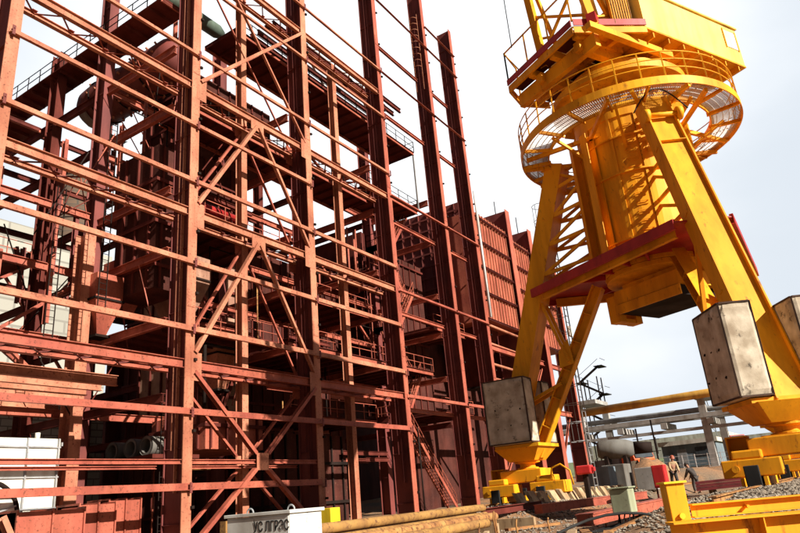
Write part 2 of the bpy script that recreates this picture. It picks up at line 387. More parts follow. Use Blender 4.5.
for b in (3, 4):
    for z in (6.1, 13.2, 20.6, 30.4, 37.2): 
        MB().ext(ip(.2, .28, .025), (FX[b]+.27, Y0+1.2, z), (FX[b+1]-.27, Y0+1.2, z)).build('girder', 'red', frame)
# girder pair at the foot level, with the crossing gusset
for b in (0, 1):
    x0, x1 = FX[b], FX[b+1]
    MB().ext(ip(.2, .2, .03), (x0+.27, Y0+.14, 2.45), (x1-.27, Y0+.14, 2.45)).build('girder', 'red', frame)
    MB().ext(ip(.2, .14, .03), (x0+.27, Y0+1.1, 2.3), (x1-.8, Y0+1.1, 2.3)).build('girder', 'red', frame)
# wind posts standing midway behind the girts
for xp, tp in ((24.45, 45), (33.6, 31.6)):
    MB().ext(ip(.42, .5, .03), (xp, Y0+1.45, -1.2), (xp, Y0+1.45, tp)).build('wind_post', 'salmon', frame)
# portal bracing of the second bay, front and rear planes
def brace(P, Q, s=.2, mt='salmon'): MB().ext(cp(s*.7, s, .02), P, Q, up=(0, 1, 0)).build('brace', mt, frame)
def gusset(x, z, w_, h_, y, mt='salmon'): MB().box(x-w_/2, x+w_/2, y-.012, y+.012, z-h_/2, z+h_/2).build('gusset', mt, frame)
xa, xb = FX[1]+.28, FX[2]-.28; xm = (xa+xb)/2
for y, s_, mt in ((Y0+.02, .26, 'salmon'), (Y1-.12, .17, 'red')):
    low = 'red'
    for (x1_, z1_) in ((xa, 6.4), (xb, 6.4), (xa, -1.1), (xb, -1.1)): 
        d = V(x1_-xm, 0, z1_-2.45).normalized()*.55
        brace((xm+d.x, y, 2.45+d.z), (x1_, y, z1_), s_, low)
    gusset(xm, 2.45, .8, .8, y-.09 if y < 25 else y, 'salmon')
    for zt, zb in ((14.1, 7.0), (21.5, 14.6)):
        brace((xm-.1, y, zt-.25), (xa, y, zb+.3), s_, mt); brace((xm+.1, y, zt-.25), (xb, y, zb+.3), s_*.8, mt); gusset(xm, zt-.15, 1.0, .7, y, mt)
    brace((xa, y, 22.1), (xb, y, 30.6), s_, mt); brace((xa+1.4, y, 31), (xb, y, 22.1), s_*.6, mt)
    brace((xa, y, 31.2), (xb, y, 40), s_, mt)
    for zc in (6.75, 14.35, 21.7): gusset(xa+.1, zc-.1, .6, 1.3, y-.02, mt); gusset(xb-.1, zc-.1, .6, 1.3, y-.02, mt)
# X ties seen against the sky between fourth and sixth columns (deeper plane, pale)
for (xl, xr, zl, zh) in ((38.4, 46.6, 33.5, 40.6), (47.2, 52.5, 33.5, 40.6)):
    y = Y0+8.6
    mb = MB()
    for P, Q in (((xl, y, zl), (xr, y, zh)), ((xl, y, zh), (xr, y, zl)), ((xl, y, zh+.2), (xr, y, zh+.2)), ((xl, y, zl), (xr, y, zl)), (((xl+xr)/2, y, (zl+zh)/2), ((xl+xr)/2, y, zh)) ): mb.ext(ip(.16, .2), P, Q, up=(0, 1, 0))
    mb.box((xl+xr)/2-.4, (xl+xr)/2+.4, y-.14, y-.12, (zl+zh)/2-.4, (zl+zh)/2+.4)
    mb.build('sky_bracing', 'galv', frame)
# panelled bays beyond: columns six to eight
for x, t_ in ((61.2, 28.3), (67.0, 27.8)): fcol(x, t_, 3.0, 1.0, y=24.0, mt='red', bot=-.8)
fcol(73.0, 27.5, 1.6, .5, y=23.75, mt='red', bot=-.5)

# inner frames: rows of columns and cross beams going back
rr = random.Random(11)
IX = [10.6, 19.6, 28.6, 37.9, 46.6]
for ix, x in enumerate(IX):
    for y, tp in ((32, 33), (37.3, 30), (46, 34)):
        if ix == 0 and y > 40: continue
        if y == 37.3 and ix > 1: continue
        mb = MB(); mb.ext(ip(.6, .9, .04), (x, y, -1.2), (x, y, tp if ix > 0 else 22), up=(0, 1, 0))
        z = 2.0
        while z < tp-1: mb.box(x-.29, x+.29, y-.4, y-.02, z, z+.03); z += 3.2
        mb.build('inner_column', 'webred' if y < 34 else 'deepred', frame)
    for z in (5.4, 9.0, 12.6, 15.95, 20.8, 24.6):
        if ix == 0 and z > 16: continue
        ys = [(Y1, 31.6), (32.4, 45.6)] if rr.random() < .85 else [(Y1, 31.6)]
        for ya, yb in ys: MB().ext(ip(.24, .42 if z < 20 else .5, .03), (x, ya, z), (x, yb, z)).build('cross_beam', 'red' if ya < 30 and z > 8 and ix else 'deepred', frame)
for b in range(4):
    for y in (32, 46):
        for z in (5.5, 9.2, 12.9, 16.4, 20.5, 25.0, 29.0):
            if b == 0 and (z > 17 ): continue
            if b == 2 and z > 13 and y == 46: continue
            if rr.random() < .2: continue
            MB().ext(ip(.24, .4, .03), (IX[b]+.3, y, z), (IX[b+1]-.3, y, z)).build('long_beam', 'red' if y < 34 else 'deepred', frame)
for b, y, za, zb in ((0, 32, 5.7, 12.7), (1, 32, 13, 20.3), (1, 46, 9, 20), (3, 32, 13, 20.2), (0, 37.3, 9, 15), (3, 32, 25, 29)):
    MB().ext(cp(.16, .2), (IX[b]+.3, y, za), (IX[b+1]-.3, y, zb), up=(0, 1, 0)).build('brace', 'red', frame)
    MB().ext(cp(.16, .2), (IX[b]+.3, y+.25, zb), (IX[b+1]-.3, y+.25, za), up=(0, 1, 0)).build('brace', 'red', frame)
# joists of the low roof in the first bay
for k, (xe, y) in enumerate(((17.7, 26.2), (17.8, 27.5), (17.9, 28.8), (18.0, 30.1), (18.2, 31.4), (19.0, 32.9), (19.2, 34.2))):
    MB().ext(ip(.22, .46, .03), (9.2, y, 6.1), (xe, y, 6.1)).build('joist', 'salmon', frame)
# long floor decks with railings
def deck(x0, x1, y0, y1, z, rail=('f',), t=.2, mt='deepred', name='floor_deck'):
    mb = MB(); mb.box(x0, x1, y0, y1, z, z+.06); d = mb.build(name, mt, frame)
    mb = MB(); mb.ext(cp(.1, .3), (x0, y0+.05, z-.13), (x1, y0+.05, z-.13)); mb.ext(cp(.1, .3), (x0, y1-.05, z-.13), (x1, y1-.05, z-.13))
    n = max(2, int(abs((x1-x0 if x1-x0 > y1-y0 else y1-y0))/1.1))
    for k in range(n+1):
        if x1-x0 > y1-y0: xx = x0+.06+(x1-x0-.12)*k/n; b_ = MB().box(xx-.04, xx+.04, y0+.12, y1-.12, z-.2, z-.003)
        else: yy = y0+.06+(y1-y0-.12)*k/n; b_ = MB().box(x0+.12, x1-.12, yy-.04, yy+.04, z-.2, z-.003)
        b_.build('deck_joist', 'deepred', d)
    mb.build('deck_edge', 'red', d)
    mb = MB(); E_ = {'f': [(x0, y0+.04, z+.06), (x1, y0+.04, z+.06)], 'b': [(x0, y1-.04, z+.06), (x1, y1-.04, z+.06)], 'l': [(x0+.04, y0, z+.06), (x0+.04, y1, z+.06)], 'r': [(x1-.04, y0, z+.06), (x1-.04, y1, z+.06)]}
    for e in rail: railing(mb, E_[e])
    if rail: mb.build('railing', 'dark' if z > 21 else 'red', d)
    return d
deck(24.6, 46.1, 26.0, 29.0, 29.6, ('f', 'r'))
deck(19.1, 20.9, 26.2, 44.5, 28.3, ('l',))
deck(13.5, 19.0, 37.6, 44.5, 24.2, ())
deck(21.2, 38.0, 26.0, 28.8, 22.1, ('f',))
deck(38.4, 45.7, 26.0, 29.5, 23.6, ('f', 'r'))
deck(21.0, 28.4, 26.2, 31.8, 15.6, ('f',)); deck(21.0, 28.4, 26.5, 34, 9.4, ('f',)); deck(29.0, 46.0, 26.2, 33, 9.6, ('f',))
deck(29.0, 37.6, 26.2, 30.5, 5.3, ('f',)); deck(29.2, 37.6, 26.3, 31.5, 12.9, ('f',)); deck(38.2, 42, 26.3, 31.5, 16.5, ('f',))
deck(46.9, 52.3, 26.2, 31.5, 13.6, ('f',)); deck(46.9, 52.3, 26.2, 31.5, 6.6, ('f',))
deck(10.8, 19.2, 37.5, 44, 15.2, ('f',))
MB().ext(rect(.12, .12), (46.0, 26.1, 23.8), (46.0, 26.1, 29.4)).build('hanger', 'grey', frame)
# high roof framing glimpsed through the third bay
for k in range(9):
    z = 24.6+k*.0; y = 26.4+k*.75
    MB().ext(ip(.22, .4, .03), (29.2, y, 33.6), (45, y, 33.6)).build('roof_joist', 'deepred', frame)
# stairs, zigzag in the fourth bay
def stair(xa_, za, xb_, zb, y, w_=.85, mt='red'):
    mb = MB()
    for yy in (y, y+w_): mb.ext(rect(.05, .26), (xa_, yy, za), (xb_, yy, zb))
    s_ = mb.build('stair', mt, frame)
    mb = MB(); n = int(abs(zb-za)/.24)
    for k in range(1, n):
        t = k/n; xx = xa_+(xb_-xa_)*t; zz = za+(zb-za)*t; mb.box(xx-.13, xx+.13, y+.03, y+w_-.03, zz-.02, zz+.02)
    mb.build('tread', 'salmon', s_)
    mb = MB()
    for yy in (y, y+w_):
        for k in range(6): P = V(xa_+(xb_-xa_)*k/5, yy, za+(zb-za)*k/5); mb.ext(rect(.04, .04), P, P+V(0, 0, 1))
        for h in (.5, 1): mb.ext(rect(.04, .04), (xa_, yy, za+h), (xb_, yy, zb+h))
    mb.build('handrail', mt, s_)
zz = [-.8, 2.6, 5.9, 9.6, 13.2, 16.6, 20.2, 23.6]
stair(47.6, 2.6, 50.8, -.8, 28)
stair(44.6, 5.9, 47.5, 2.6, 28)
for k in range(2, 7):
    xl, xr = 43.4, 46.0
    if k % 2 == 0: stair(xl, zz[k], xr, zz[k+1], 27.4+.95*(k % 2))
    else: stair(xr, zz[k], xl, zz[k+1], 27.4+.95*(k % 2))
    deck(42.3, 43.4, 27.2, 29.4, zz[k] if k % 2 == 0 else zz[k+1], ('l',), mt='red'); 
# vertical hangers, cable runs and pipes threading the frame
pr = MB()
for k in range(46):
    x = rr.uniform(20.5, 45); y = rr.uniform(26.5, 34); z0 = rr.choice([-.8, 5.5, 9.5, 13, 16]); z1 = z0+rr.uniform(3, 8)
    if 29.5 < x < 37 and z1 > 13: continue
    r_ = rr.choice([.03, .04, .06, .09])
    mb = MB().tube([(x, y, z0), (x, y, z1)], r_, 8)
    if rr.random() < .5: mb.tube([(x, y, z1), (x+rr.uniform(-3, 3), y, z1)], r_, 8)
    mb.build('riser_pipe', rr.choice(['deepred', 'dark', 'rustpipe', 'dark', 'red']), frame)
for k in range(20):
    x = rr.uniform(20.5, 40); y = rr.uniform(27, 31.5); z = rr.choice([3.2, 7.8, 11.2, 14.8, 18.2])+rr.uniform(-.5, .5); l_ = rr.uniform(2.5, 6)
    if x+l_ > 29 and z > 13: continue
    MB().ext(ip(.16, rr.uniform(.16, .3)), (x, y, z), (x+l_, y, z)).build('secondary_beam', rr.choice(['red', 'deepred', 'deepred']), frame)

# ------------------------------------------------------------------ boilers, ducts and plant inside the frame
def casing(name, x0, x1, y0, y1, z0, z1, mt, rib='red', st=1.1, label='', cat='boiler', hb=2.4):
    t = thing(name, ((x0+x1)/2, (y0+y1)/2, z0), label, cat)
    MB().box(x0, x1, y0, y1, z0, z1).build('casing', mt, t)
    mb = MB(); x = x0+.3
    while x < x1: mb.box(x-.05, x+.05, y0-.12, y0-.002, z0+.05, z1-.05); x += st
    y = y0+.5
    while y < y1: mb.box(x0-.12, x0-.002, y-.05, y+.05, z0+.05, z1-.05); y += st
    mb.build('rib', rib, t)
    mb = MB(); z = z0+hb/2
    while z < z1: mb.box(x0-.2, x1+.02, y0-.2, y0-.122, z-.09, z+.09); mb.box(x0-.2, x0-.122, y0-.12, y1, z-.09, z+.09); z += hb
    mb.build('band', rib, t); return t
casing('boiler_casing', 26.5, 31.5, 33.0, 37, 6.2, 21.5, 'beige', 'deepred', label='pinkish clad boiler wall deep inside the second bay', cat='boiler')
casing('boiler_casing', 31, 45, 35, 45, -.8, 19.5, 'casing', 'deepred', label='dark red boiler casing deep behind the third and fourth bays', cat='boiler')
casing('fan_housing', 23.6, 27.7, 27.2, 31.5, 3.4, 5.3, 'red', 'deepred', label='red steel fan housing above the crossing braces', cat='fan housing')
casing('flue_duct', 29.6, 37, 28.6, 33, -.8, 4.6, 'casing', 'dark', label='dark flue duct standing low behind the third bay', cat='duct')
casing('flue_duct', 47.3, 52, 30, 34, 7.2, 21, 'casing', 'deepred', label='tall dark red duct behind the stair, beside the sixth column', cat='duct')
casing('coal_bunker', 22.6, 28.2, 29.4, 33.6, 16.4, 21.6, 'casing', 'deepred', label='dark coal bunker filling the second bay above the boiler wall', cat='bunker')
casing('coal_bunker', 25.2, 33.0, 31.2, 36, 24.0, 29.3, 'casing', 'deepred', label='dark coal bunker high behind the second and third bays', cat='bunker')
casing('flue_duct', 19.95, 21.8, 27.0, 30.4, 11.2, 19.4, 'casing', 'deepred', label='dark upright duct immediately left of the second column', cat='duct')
rk = random.Random(5)
for k in range(34):       # dark stanchions, hangers and bracing crowding the first two bays
    x = rk.uniform(13.5, 28.5); y = rk.uniform(29, 38); z = rk.choice([5.5, 9.2, 12.8, 16.2, 20.5]); l_ = rk.uniform(3, 7)
    if x < 19 and z > 17: z -= 8
    MB().ext(ip(.2, rk.uniform(.2, .34)), (x, y, z), (x+(rk.choice([0, 0, 1.8, -1.8]) if x > 20 else 0), y, z+l_), up=(0, 1, 0)).build('stanchion', rk.choice(['deepred', 'deepred', 'webred', 'red']), frame)
for k in range(26):
    x = rk.uniform(12, 28); y = rk.uniform(26.5, 33); z = rk.uniform(5, 24 if x > 20 else 17)
    MB().ext(rect(.05, .05), (x, y, z), (x+rk.uniform(-3, 3), y+rk.uniform(-.5, .5), z+rk.uniform(2.5, 5))).build('tie_rod', rk.choice(['deepred', 'dark', 'red']), frame)
for x in (15.2, 17.6, 21.4, 26.2, 31.5):      # light vertical ladders
    z0, z1 = rk.choice([(6.9, 15.2), (-.8, 6.1), (9.6, 20)]); mb = MB()
    for s_ in (-.2, .2): mb.ext(rect(.04, .04), (x+s_, 27.6, z0), (x+s_, 27.6, z1))
    for q in range(int((z1-z0)/.3)): mb.ext(rect(.025, .025), (x-.2, 27.6, z0+.2+q*.3), (x+.2, 27.6, z0+.2+q*.3))
    mb.build('ladder', 'dark', frame)
# hoppers
def hopper(x, y, z, w_, h, mt, label):
    t = thing('coal_hopper', (x, y, z-h), label, 'hopper')
    mb = MB(); a = w_/2; b = w_/6
    vs = [(x-a, y-a, z), (x+a, y-a, z), (x+a, y+a, z), (x-a, y+a, z), (x-b, y-b, z-h), (x+b, y-b, z-h), (x+b, y+b, z-h), (x-b, y+b, z-h)]
    mb.add(vs, [(0, 1, 5, 4), (1, 2, 6, 5), (2, 3, 7, 6), (3, 0, 4, 7), (0, 1, 2, 3), (4, 5, 6, 7)]); mb.box(x-a, x+a, y-a, y+a, z, z+1.4); mb.build('hopper_body', mt, t)
    mb = MB(); mb.box(x-b-.15, x+b+.15, y-b-.15, y+b+.15, z-h-.12, z-h); mb.box(x-a-.08, x+a+.08, y-a-.08, y+a+.08, z+.0, z+.1); mb.build('flange', 'dark', t)
hopper(19.2, 30.2, 10.9, 1.5, 1.7, 'red', 'red tapered hopper hanging behind the first bay, lower of two')
hopper(20.8, 30.6, 12.2, 1.6, 1.8, 'red', 'red tapered hopper just left of the second column, higher of two')
MB().ext(ip(.6, .9, .04), (18.3, 30.5, -1.2), (18.3, 30.5, 14.6), up=(0, 1, 0)).build('inner_column', 'salmon', frame)
hopper(23.4, 29.5, 12.8, 2.6, 2.6, 'beige', 'pale tapered hopper behind the wind post')
hopper(26.5, 29.5, 8.9, 1.8, 1.9, 'salmon', 'small salmon hopper under the lower deck')
# big steam drum under the high deck
t = thing('boiler_drum', (22.3, 33, 26.2), 'dark red riveted boiler drum slung under the high deck', 'boiler drum')
prof = [(0, -1), (.45, -.9), (.8, -.6), (1.05, -.25), (1.15, 0)]
pts = [(22.3, 41.2-.9*(1-math.cos(k*math.pi/8)) if 0 else 41.2, 26.6) for k in (0,)]
ys = [38.9, 38.75, 38.4, 37.9, 37.1, 29.4, 28.8, 28.4, 28.2]; rs_ = [.05, .75, 1.15, 1.38, 1.45, 1.45, 1.3, .8, .05]
MB().tube([(22.7, y, 27.6) for y in ys], rs_, 32).build('shell', 'webred', t)
mb = MB()
for k in range(9):
    for j in range(7):
        an = math.radians(150+j*30); y = 29.8+k*.85; P = V(22.7+1.42*math.cos(an), y, 27.6+1.42*math.sin(an)); Q = V(22.7+1.6*math.cos(an), y, 27.6+1.6*math.sin(an)); mb.tube([P, Q], .08, 6)
mb.build('nozzle', 'salmon', t)
mb = MB()
for y in (31.5, 34.2, 36.5): mb.tube([(22.7+1.5*math.cos(q*math.pi/12), y, 27.6+1.5*math.sin(q*math.pi/12)) for q in range(25)], .05, 6)
mb.build('hanger_band', 'dark', t)
mb = MB(); n = 12
for k in range(6):
    pass
vs = []; 
for j in range(9):
    for i in range(11):
        an = math.radians(200+i*14); rr_ = 1.5+.1*abs(noise.noise(V(i*.6, j*.5, 2)))+(.0 if i < 8 else .25*(i-7)); vs.append((22.7+rr_*math.cos(an), 38.0-.16*j, 27.6+rr_*math.sin(an)-.45*max(0, i-5)*.5-.08*noise.noise(V(i, j, 4))))
mb.add(vs, [[j*11+i, j*11+i+1, (j+1)*11+i+1, (j+1)*11+i] for j in range(5) for i in range(10)], True)
o = mb.build('tarpaulin', 'cloth'); sm = o.modifiers.new('thick', 'SOLIDIFY'); sm.thickness = .03
tag(o, 'crumpled grey cloth wrapped round the end of the dark drum', 'tarpaulin')
# cylinder tank and green tinted vessel by second column head
t = thing('steam_pipe', (24, 30, 17.5), 'bright red horizontal header pipe behind the second bay', 'pipe')
MB().tube([(20.6, 29.0, 17.9), (28.2, 29.0, 17.9)], .28, 16).build('pipe_run', 'maroon', t)
mb = MB()
for x in (21.5, 24, 26.5): mb.tube([(x, 29, 17.9), (x+.08, 29, 17.9)], .36, 16)
mb.build('flange', 'red', t)
M['grey2'] = mat('grey_green_steel', (.10, .14, .11), (.07, .1, .08), None, 0, .6)
t = thing('steam_drum', (22, 29.5, 31.2), 'grey green rounded vessel end high by the second column', 'vessel')
MB().tube([(20.9, 30, 32.6), (21.1, 30, 32.6), (21.5, 30, 32.6), (26.5, 30, 32.6), (27, 30, 32.6)], [.2, .4, .5, .5, .3], 24).build('shell', 'grey2', t)
MB().tube([(23, 30, 31.3), (23, 30, 29.7)], .15, 10).build('saddle', 'red', t)

# ------------------------------------------------------------------ ribbed panel units at the far end
def panel_unit(x0, x1, y, z0, z1, label, depth=9, mt='red', st='salmon'):
    t = thing('precipitator_unit', ((x0+x1)/2, y+depth/2, z0), label, 'precipitator')
    MB().box(x0, x1, y, y+depth, z0, z1).build('casing', mt, t)
    mb = MB(); n = int((x1-x0)/.62)
    for k in range(n+1):
        x = x0+.06+(x1-x0-.12)*k/n; mb.ext(rect(.07, .12), (x, y-.062, z0), (x, y-.062, z1), up=(0, 1, 0))
    mb.build('stiffener', st, t)
    mb = MB(); z = z0
    while z < z1+.2: mb.ext(cp(.2, .16), (x0+.02, y-.225, z), (x1-.02, y-.225, z)); z += 2.55
    mb.build('waling', 'webred', t)
    return t
panel_unit(53.3, 60.62, 24.42, 15.0, 25.8, 'ribbed red casing between the sixth column and the first raised column', 2.9)
panel_unit(61.8, 66.42, 24.42, 14.6, 25.3, 'ribbed red casing between the two raised columns', 2.9)
panel_unit(67.7, 72.6, 24.42, 14.4, 25.0, 'ribbed red casing nearest the yellow crane leg', 2.9)
casing('precipitator_block', 57, 75, 27.6, 46, 14.5, 29.0, 'webred', 'webred', label='large dark red block rising behind the ribbed casings', cat='precipitator', hb=1.3)
# ribbed block seen between fifth and sixth columns
panel_unit(47.4, 52.2, 33.5, 9.5, 24.5, 'ribbed red casing seen between the fifth and sixth columns', 8, 'deepred', 'webred')
# hoppers, pipes and light brackets below the ribbed casings
for k, (x, n_) in enumerate(((57, 'first'), (64, 'middle'), (70, 'last'))):
    hopper(x, 28, 15.1-.1*k, 4.2, 5.5, 'deepred', n_+' dark hopper beneath the row of ribbed casings')
mb = MB()
for z, y in ((14.6, 24.6), (13.0, 24.9), (11.2, 25.1), (9.8, 25.0)): mb.tube([(53.2, y, z), (60.5, y, z-.1)], .13, 8)
tag(mb.build('pipe_bundle', 'salmon'), 'salmon pipes running low between the sixth column and the first raised column', 'pipes')
for z in (7.5, 12.5):
    for x0, x1 in ((53, 60.8), (61.7, 66.6), (67.5, 72.7)): MB().ext(ip(.3, .5, .04), (x0, 24.6, z), (x1, 24.6, z)).build('girder', 'red', frame)
for x0, x1, za, zb in ((53, 60.8, 0, 7.2), (53, 60.8, 7.2, 0), (61.7, 66.6, 7, 12), (67.5, 72.7, 1, 7.2), (67.5, 72.7, 7.2, 12.2), (61.7, 66.6, .2, 7.2)):
    MB().ext(cp(.18, .22), (x0, 24.9, za), (x1, 24.9, zb), up=(0, 1, 0)).build('brace', 'red', frame)
def lampbox(x, y, z, label):
    t = thing('floodlight', (x, y, z), label, 'floodlight', 'white floodlights on the ribbed casings')
    MB().box(x-.4, x+.4, y-.3, y, z, z+1.2).build('lamp_housing', 'white', t, bevel=.05); MB().ext(rect(.08, .08), (x, y+.02, z+.6), (x, y+.6, z+.6)).build('bracket', 'grey', t)
lampbox(66.7, 23.4, 17.4, 'white floodlight box left of the yellow leg, higher of two'); lampbox(72.2, 23.1, 16.0, 'white floodlight box seen just inside the yellow leg, lower of two')
mb = MB().tube([(53.15, 23.85, 27.6), (53.2, 23.85, 15)], .12, 8)
tag(mb.build('drain_pipe', 'galv'), 'pale vertical pipe beside the sixth column', 'pipe')
for x in (61.4, 67.2):
    tag(MB().tube([(x+.3, 25.5, 27.9), (x+.3, 25.5, 30)], .05, 6).build('lightning_rod', 'dark'), 'short dark rod standing on the %s raised column' % ('nearer' if x < 65 else 'farther'), 'rod')

# ------------------------------------------------------------------ crane
CX, CY = 25.55, 4.42
crane = thing('portal_crane', (CX, CY, -.45), 'big yellow portal crane on three legs with concrete ballast and maroon deck', 'crane')
C0 = V(CX, CY, 0)
LEGS = [(V(20.0, 1.12, 0), 'R'), (V(25.5, 10.65, 0), 'L'), (V(31.17, 1.24, 0), 'T')]
for P, nm in LEGS:
    ra = (P-C0).normalized(); ta = V(-ra.y, ra.x, 0)
    foot = C0+ra*6.82+V(0, 0, 1.55); top = C0+ra*3.0+V(0, 0, 13.0)
    # main leg: a channel with its open side outwards
    mb = MB(); wd, dp = .98, .72
    mb.ext([(-wd/2, -dp/2), (wd/2, -dp/2), (wd/2, dp/2), (wd/2-.05, dp/2), (wd/2-.05, dp/2-.13), (-wd/2+.05, dp/2-.13), (-wd/2+.05, dp/2), (-wd/2, dp/2)], foot, top, up=ra)
    leg = mb.build('leg', 'yellow', crane)
    d = (top-foot).normalized(); nn_ = (ra-d*ra.dot(d)).normalized()
    mb = MB()
    for k in (4,):
        Q = foot.lerp(top, k/5)+nn_*(dp/2-.06); mb.ext(rect(wd-.12, .03), Q-d*.012, Q+d*.012, up=nn_) if 0 else mb.ext(rect(.03, .1), Q-ta*(wd/2-.06), Q+ta*(wd/2-.06), up=nn_)
    for s_ in (-1, 1):
        for k in range(12): Q = foot.lerp(top, (k+.5)/12)+ta*s_*(wd/2); mb.ext(rect(.22, .03), Q-ta*.0, Q+ta*s_*.03, up=d) if k % 3 == 0 else None
    mb.build('stiffener', 'yellow', leg)
    # inner brace
    bt = C0+ra*2.25+V(0, 0, 7.38); bf = C0+ra*5.8+V(0, 0, 1.3)
    mb = MB().ext(ip(.44, .42, .04), bf, bt, up=ra); 
    br_ = mb.build('leg_brace', 'yellow', crane)
    mb = MB()
    for k in range(1, 6):
        Q = bf.lerp(bt, k/6); mb.ext(rect(.03, .38), Q-ta*.215, Q+ta*.215, up=(bt-bf).normalized().cross(ta))
    mb.build('stiffener', 'yellow', br_)
    # tie between the two
    A = foot.lerp(top, .50)-nn_*.35; B = bf.lerp(bt, .55)
    for s_ in (-1, 1): MB().ext(rect(.12, .12), A+ta*.3*s_, B+ta*.28*s_).build('tie', 'yellow', crane)
    A = foot.lerp(top, .16)-nn_*.35; B = bf.lerp(bt, .42)
    for s_ in (-1, 1): MB().ext(rect(.12, .12), A+ta*.3*s_, B+ta*.28*s_).build('tie', 'yellow', crane)
    # gusset plate at the waist of the brace
    G = bf.lerp(bt, .6)
    MB().poly([G+ta*.23+ra*.1+V(0, 0, .6), G+ta*.23+ra*.55+V(0, 0, .15), G+ta*.23+ra*.6+V(0, 0, -.5), G+ta*.23+ra*.0+V(0, 0, -.4)], ta*.03).build('gusset_plate', 'yellow', crane)
    # foot: head plate, cone and pivot
    F = C0+ra*6.3
    def fr(a, b, z): return F+ra*a+ta*b+V(0, 0, z)
    mb = MB()
    vs = [fr(-.95, -1.0, 1.62), fr(.9, -1.0, 1.62), fr(.9, 1.0, 1.62), fr(-.95, 1.0, 1.62), fr(-.55, -.6, 1.12), fr(.5, -.6, 1.12), fr(.5, .6, 1.12), fr(-.55, .6, 1.12)]
    mb.add(vs, [(0, 1, 5, 4), (1, 2, 6, 5), (2, 3, 7, 6), (3, 0, 4, 7), (0, 1, 2, 3), (4, 5, 6, 7)])
    mb.ext(rect(.12, 2.2), fr(-1.0, 0, 1.66), fr(.8, 0, 1.66), up=ta)
    ft = mb.build('foot', 'yellow', crane)
    MB().lathe(F, [(0, 1.12), (.5, 1.12), (.5, 1.06), (.3, 1.02), (.3, .9), (.42, .87), (.42, .82), (0, .82)], 24, smooth=False).build('pivot', 'yellow', ft)
    # bogie: equaliser across two rails, a two wheel truck on each rail
    X0, Y_ = F.x, F.y
    bo = MB().box(X0-.62, X0+.62, Y_-.75, Y_+.95, .33, .8).build('bogie', 'yellow', crane, bevel=.03)
    MB().box(X0-.5, X0+.5, Y_-.55, Y_+.6, .80, .83).build('top_plate', 'yellow', bo)
    pb = MB(); pb.box(X0-.60, X0+.6, Y_+.953, Y_+1.45, .30, .34); pb.box(X0+.2, X0+.24, Y_+.953, Y_+1.45, .34, .86); pb.box(X0-.3, X0+.24, Y_+1.45, Y_+1.49, .34, .86); pb.box(X0-.3, X0+.24, Y_+.953, Y_+1.49, .862, .9)
    pb.build('side_bracket', 'yellow', bo)
    for s_ in (-1, 1):
        yy = Y_+s_*1.0
        MB().box(X0-1.0, X0-.2, yy-.74, yy+.62, -.13, .30).build('end_beam', 'yellow', bo, bevel=.03)
        MB().box(X0-.95, X0-.3, yy-.35, yy+.35, .303, .52).build('gear_case', 'yellow', bo, bevel=.04)
        MB().tube([(X0-1.06, yy+.3, .08), (X0-1.0, yy+.3, .08)], .09, 12).build('bolt_cap', 'yellow', bo)
    MB().tube([(X0-.9, Y_-1.2, .3), (X0-1.0, Y_-1.35, .75), (X0-1.0, Y_-1.7, .85), (X0-.95, Y_-2.0, .6), (X0-.9, Y_-2.05, .1)], .035, 8).build('guard_hoop', 'yellow', bo)
    for s_ in (-1, 1):
        yy = Y_+s_*.92; mb = MB()
        mb.box(X0-1.25, X0+1.25, yy-.30, yy-.22, -.34, -.135); mb.box(X0-1.25, X0+1.25, yy+.22, yy+.30, -.34, -.135)
        tr = mb.build('truck_frame', 'yellow', bo)
        for sx in (-.75, .75): MB().tube([(X0+sx, yy-.12, -.16), (X0+sx, yy+.12, -.16)], .24, 20).build('wheel', 'dark', tr)
        for sx in (-1, 1): MB().box(X0+sx*1.252, X0+sx*1.36, yy-.17, yy+.17, -.38, .14).build('buffer', 'black', tr, bevel=.02)
        pass
    # two concrete ballast blocks hung either side of the leg
    for s_ in (-1, 1):
        Bc = C0+ra*6.32+ta*s_*.96
        mb = MB(); hw, ht_, z0, z1 = .9, .45, 1.74, 4.25; n1, n2, n3 = 10, 7, 14; idx = {}
        rn = random.Random(hash(nm) % 100+s_)
        def vert(i, j, k):
            key = (i, j, k)
            if key in idx: return idx[key]
            a = -hw+2*hw*i/n1; b = -ht_+2*ht_*j/n2; z = z0+(z1-z0)*k/n3
            e = sum((i in (0, n1), j in (0, n2), k in (0, n3)))
            q = noise.noise(V(a*2.3+s_*5, b*2.3+P.x, z*2.3)); ch = (.035+.05*max(0, q)) if e >= 2 else .008*q
            a *= 1-ch/hw; b *= 1-ch/ht_; z = (z0+z1)/2+(z-(z0+z1)/2)*(1-ch/((z1-z0)/2))
            mb.v.append(tuple(Bc+ra*a+ta*b+V(0, 0, z))); idx[key] = len(mb.v)-1; return idx[key]
        for i in range(n1):
            for j in range(n2):
                for k in (0, n3): mb.f.append([vert(i, j, k), vert(i+1, j, k), vert(i+1, j+1, k), vert(i, j+1, k)])
        for i in range(n1):
            for k in range(n3):
                for j in (0, n2): mb.f.append([vert(i, j, k), vert(i+1, j, k), vert(i+1, j, k+1), vert(i, j, k+1)])
        for j in range(n2):
            for k in range(n3):
                for i in (0, n1): mb.f.append([vert(i, j, k), vert(i, j+1, k), vert(i, j+1, k+1), vert(i, j, k+1)])
        mb.sm = [False]*len(mb.f)
        bl = mb.build('ballast_block', 'concrete', crane)
        for z in (2.35, 3.1):
            for a in (-.55, -.1, .4):
                a += rn.uniform(-.12, .12); Q = Bc+ra*a+ta*s_*(ht_-.02)+V(0, 0, z+rn.uniform(-.09, .09)); l_ = rn.uniform(.02, .06)
                MB().tube([Q, Q+ta*s_*.03, Q+ta*s_*.05+V(0, 0, -l_)+ra*rn.uniform(-.03, .03)], rn.uniform(.014, .028), 6).build('lifting_stub', 'dark', bl)
        mb = MB(); e_ = .045
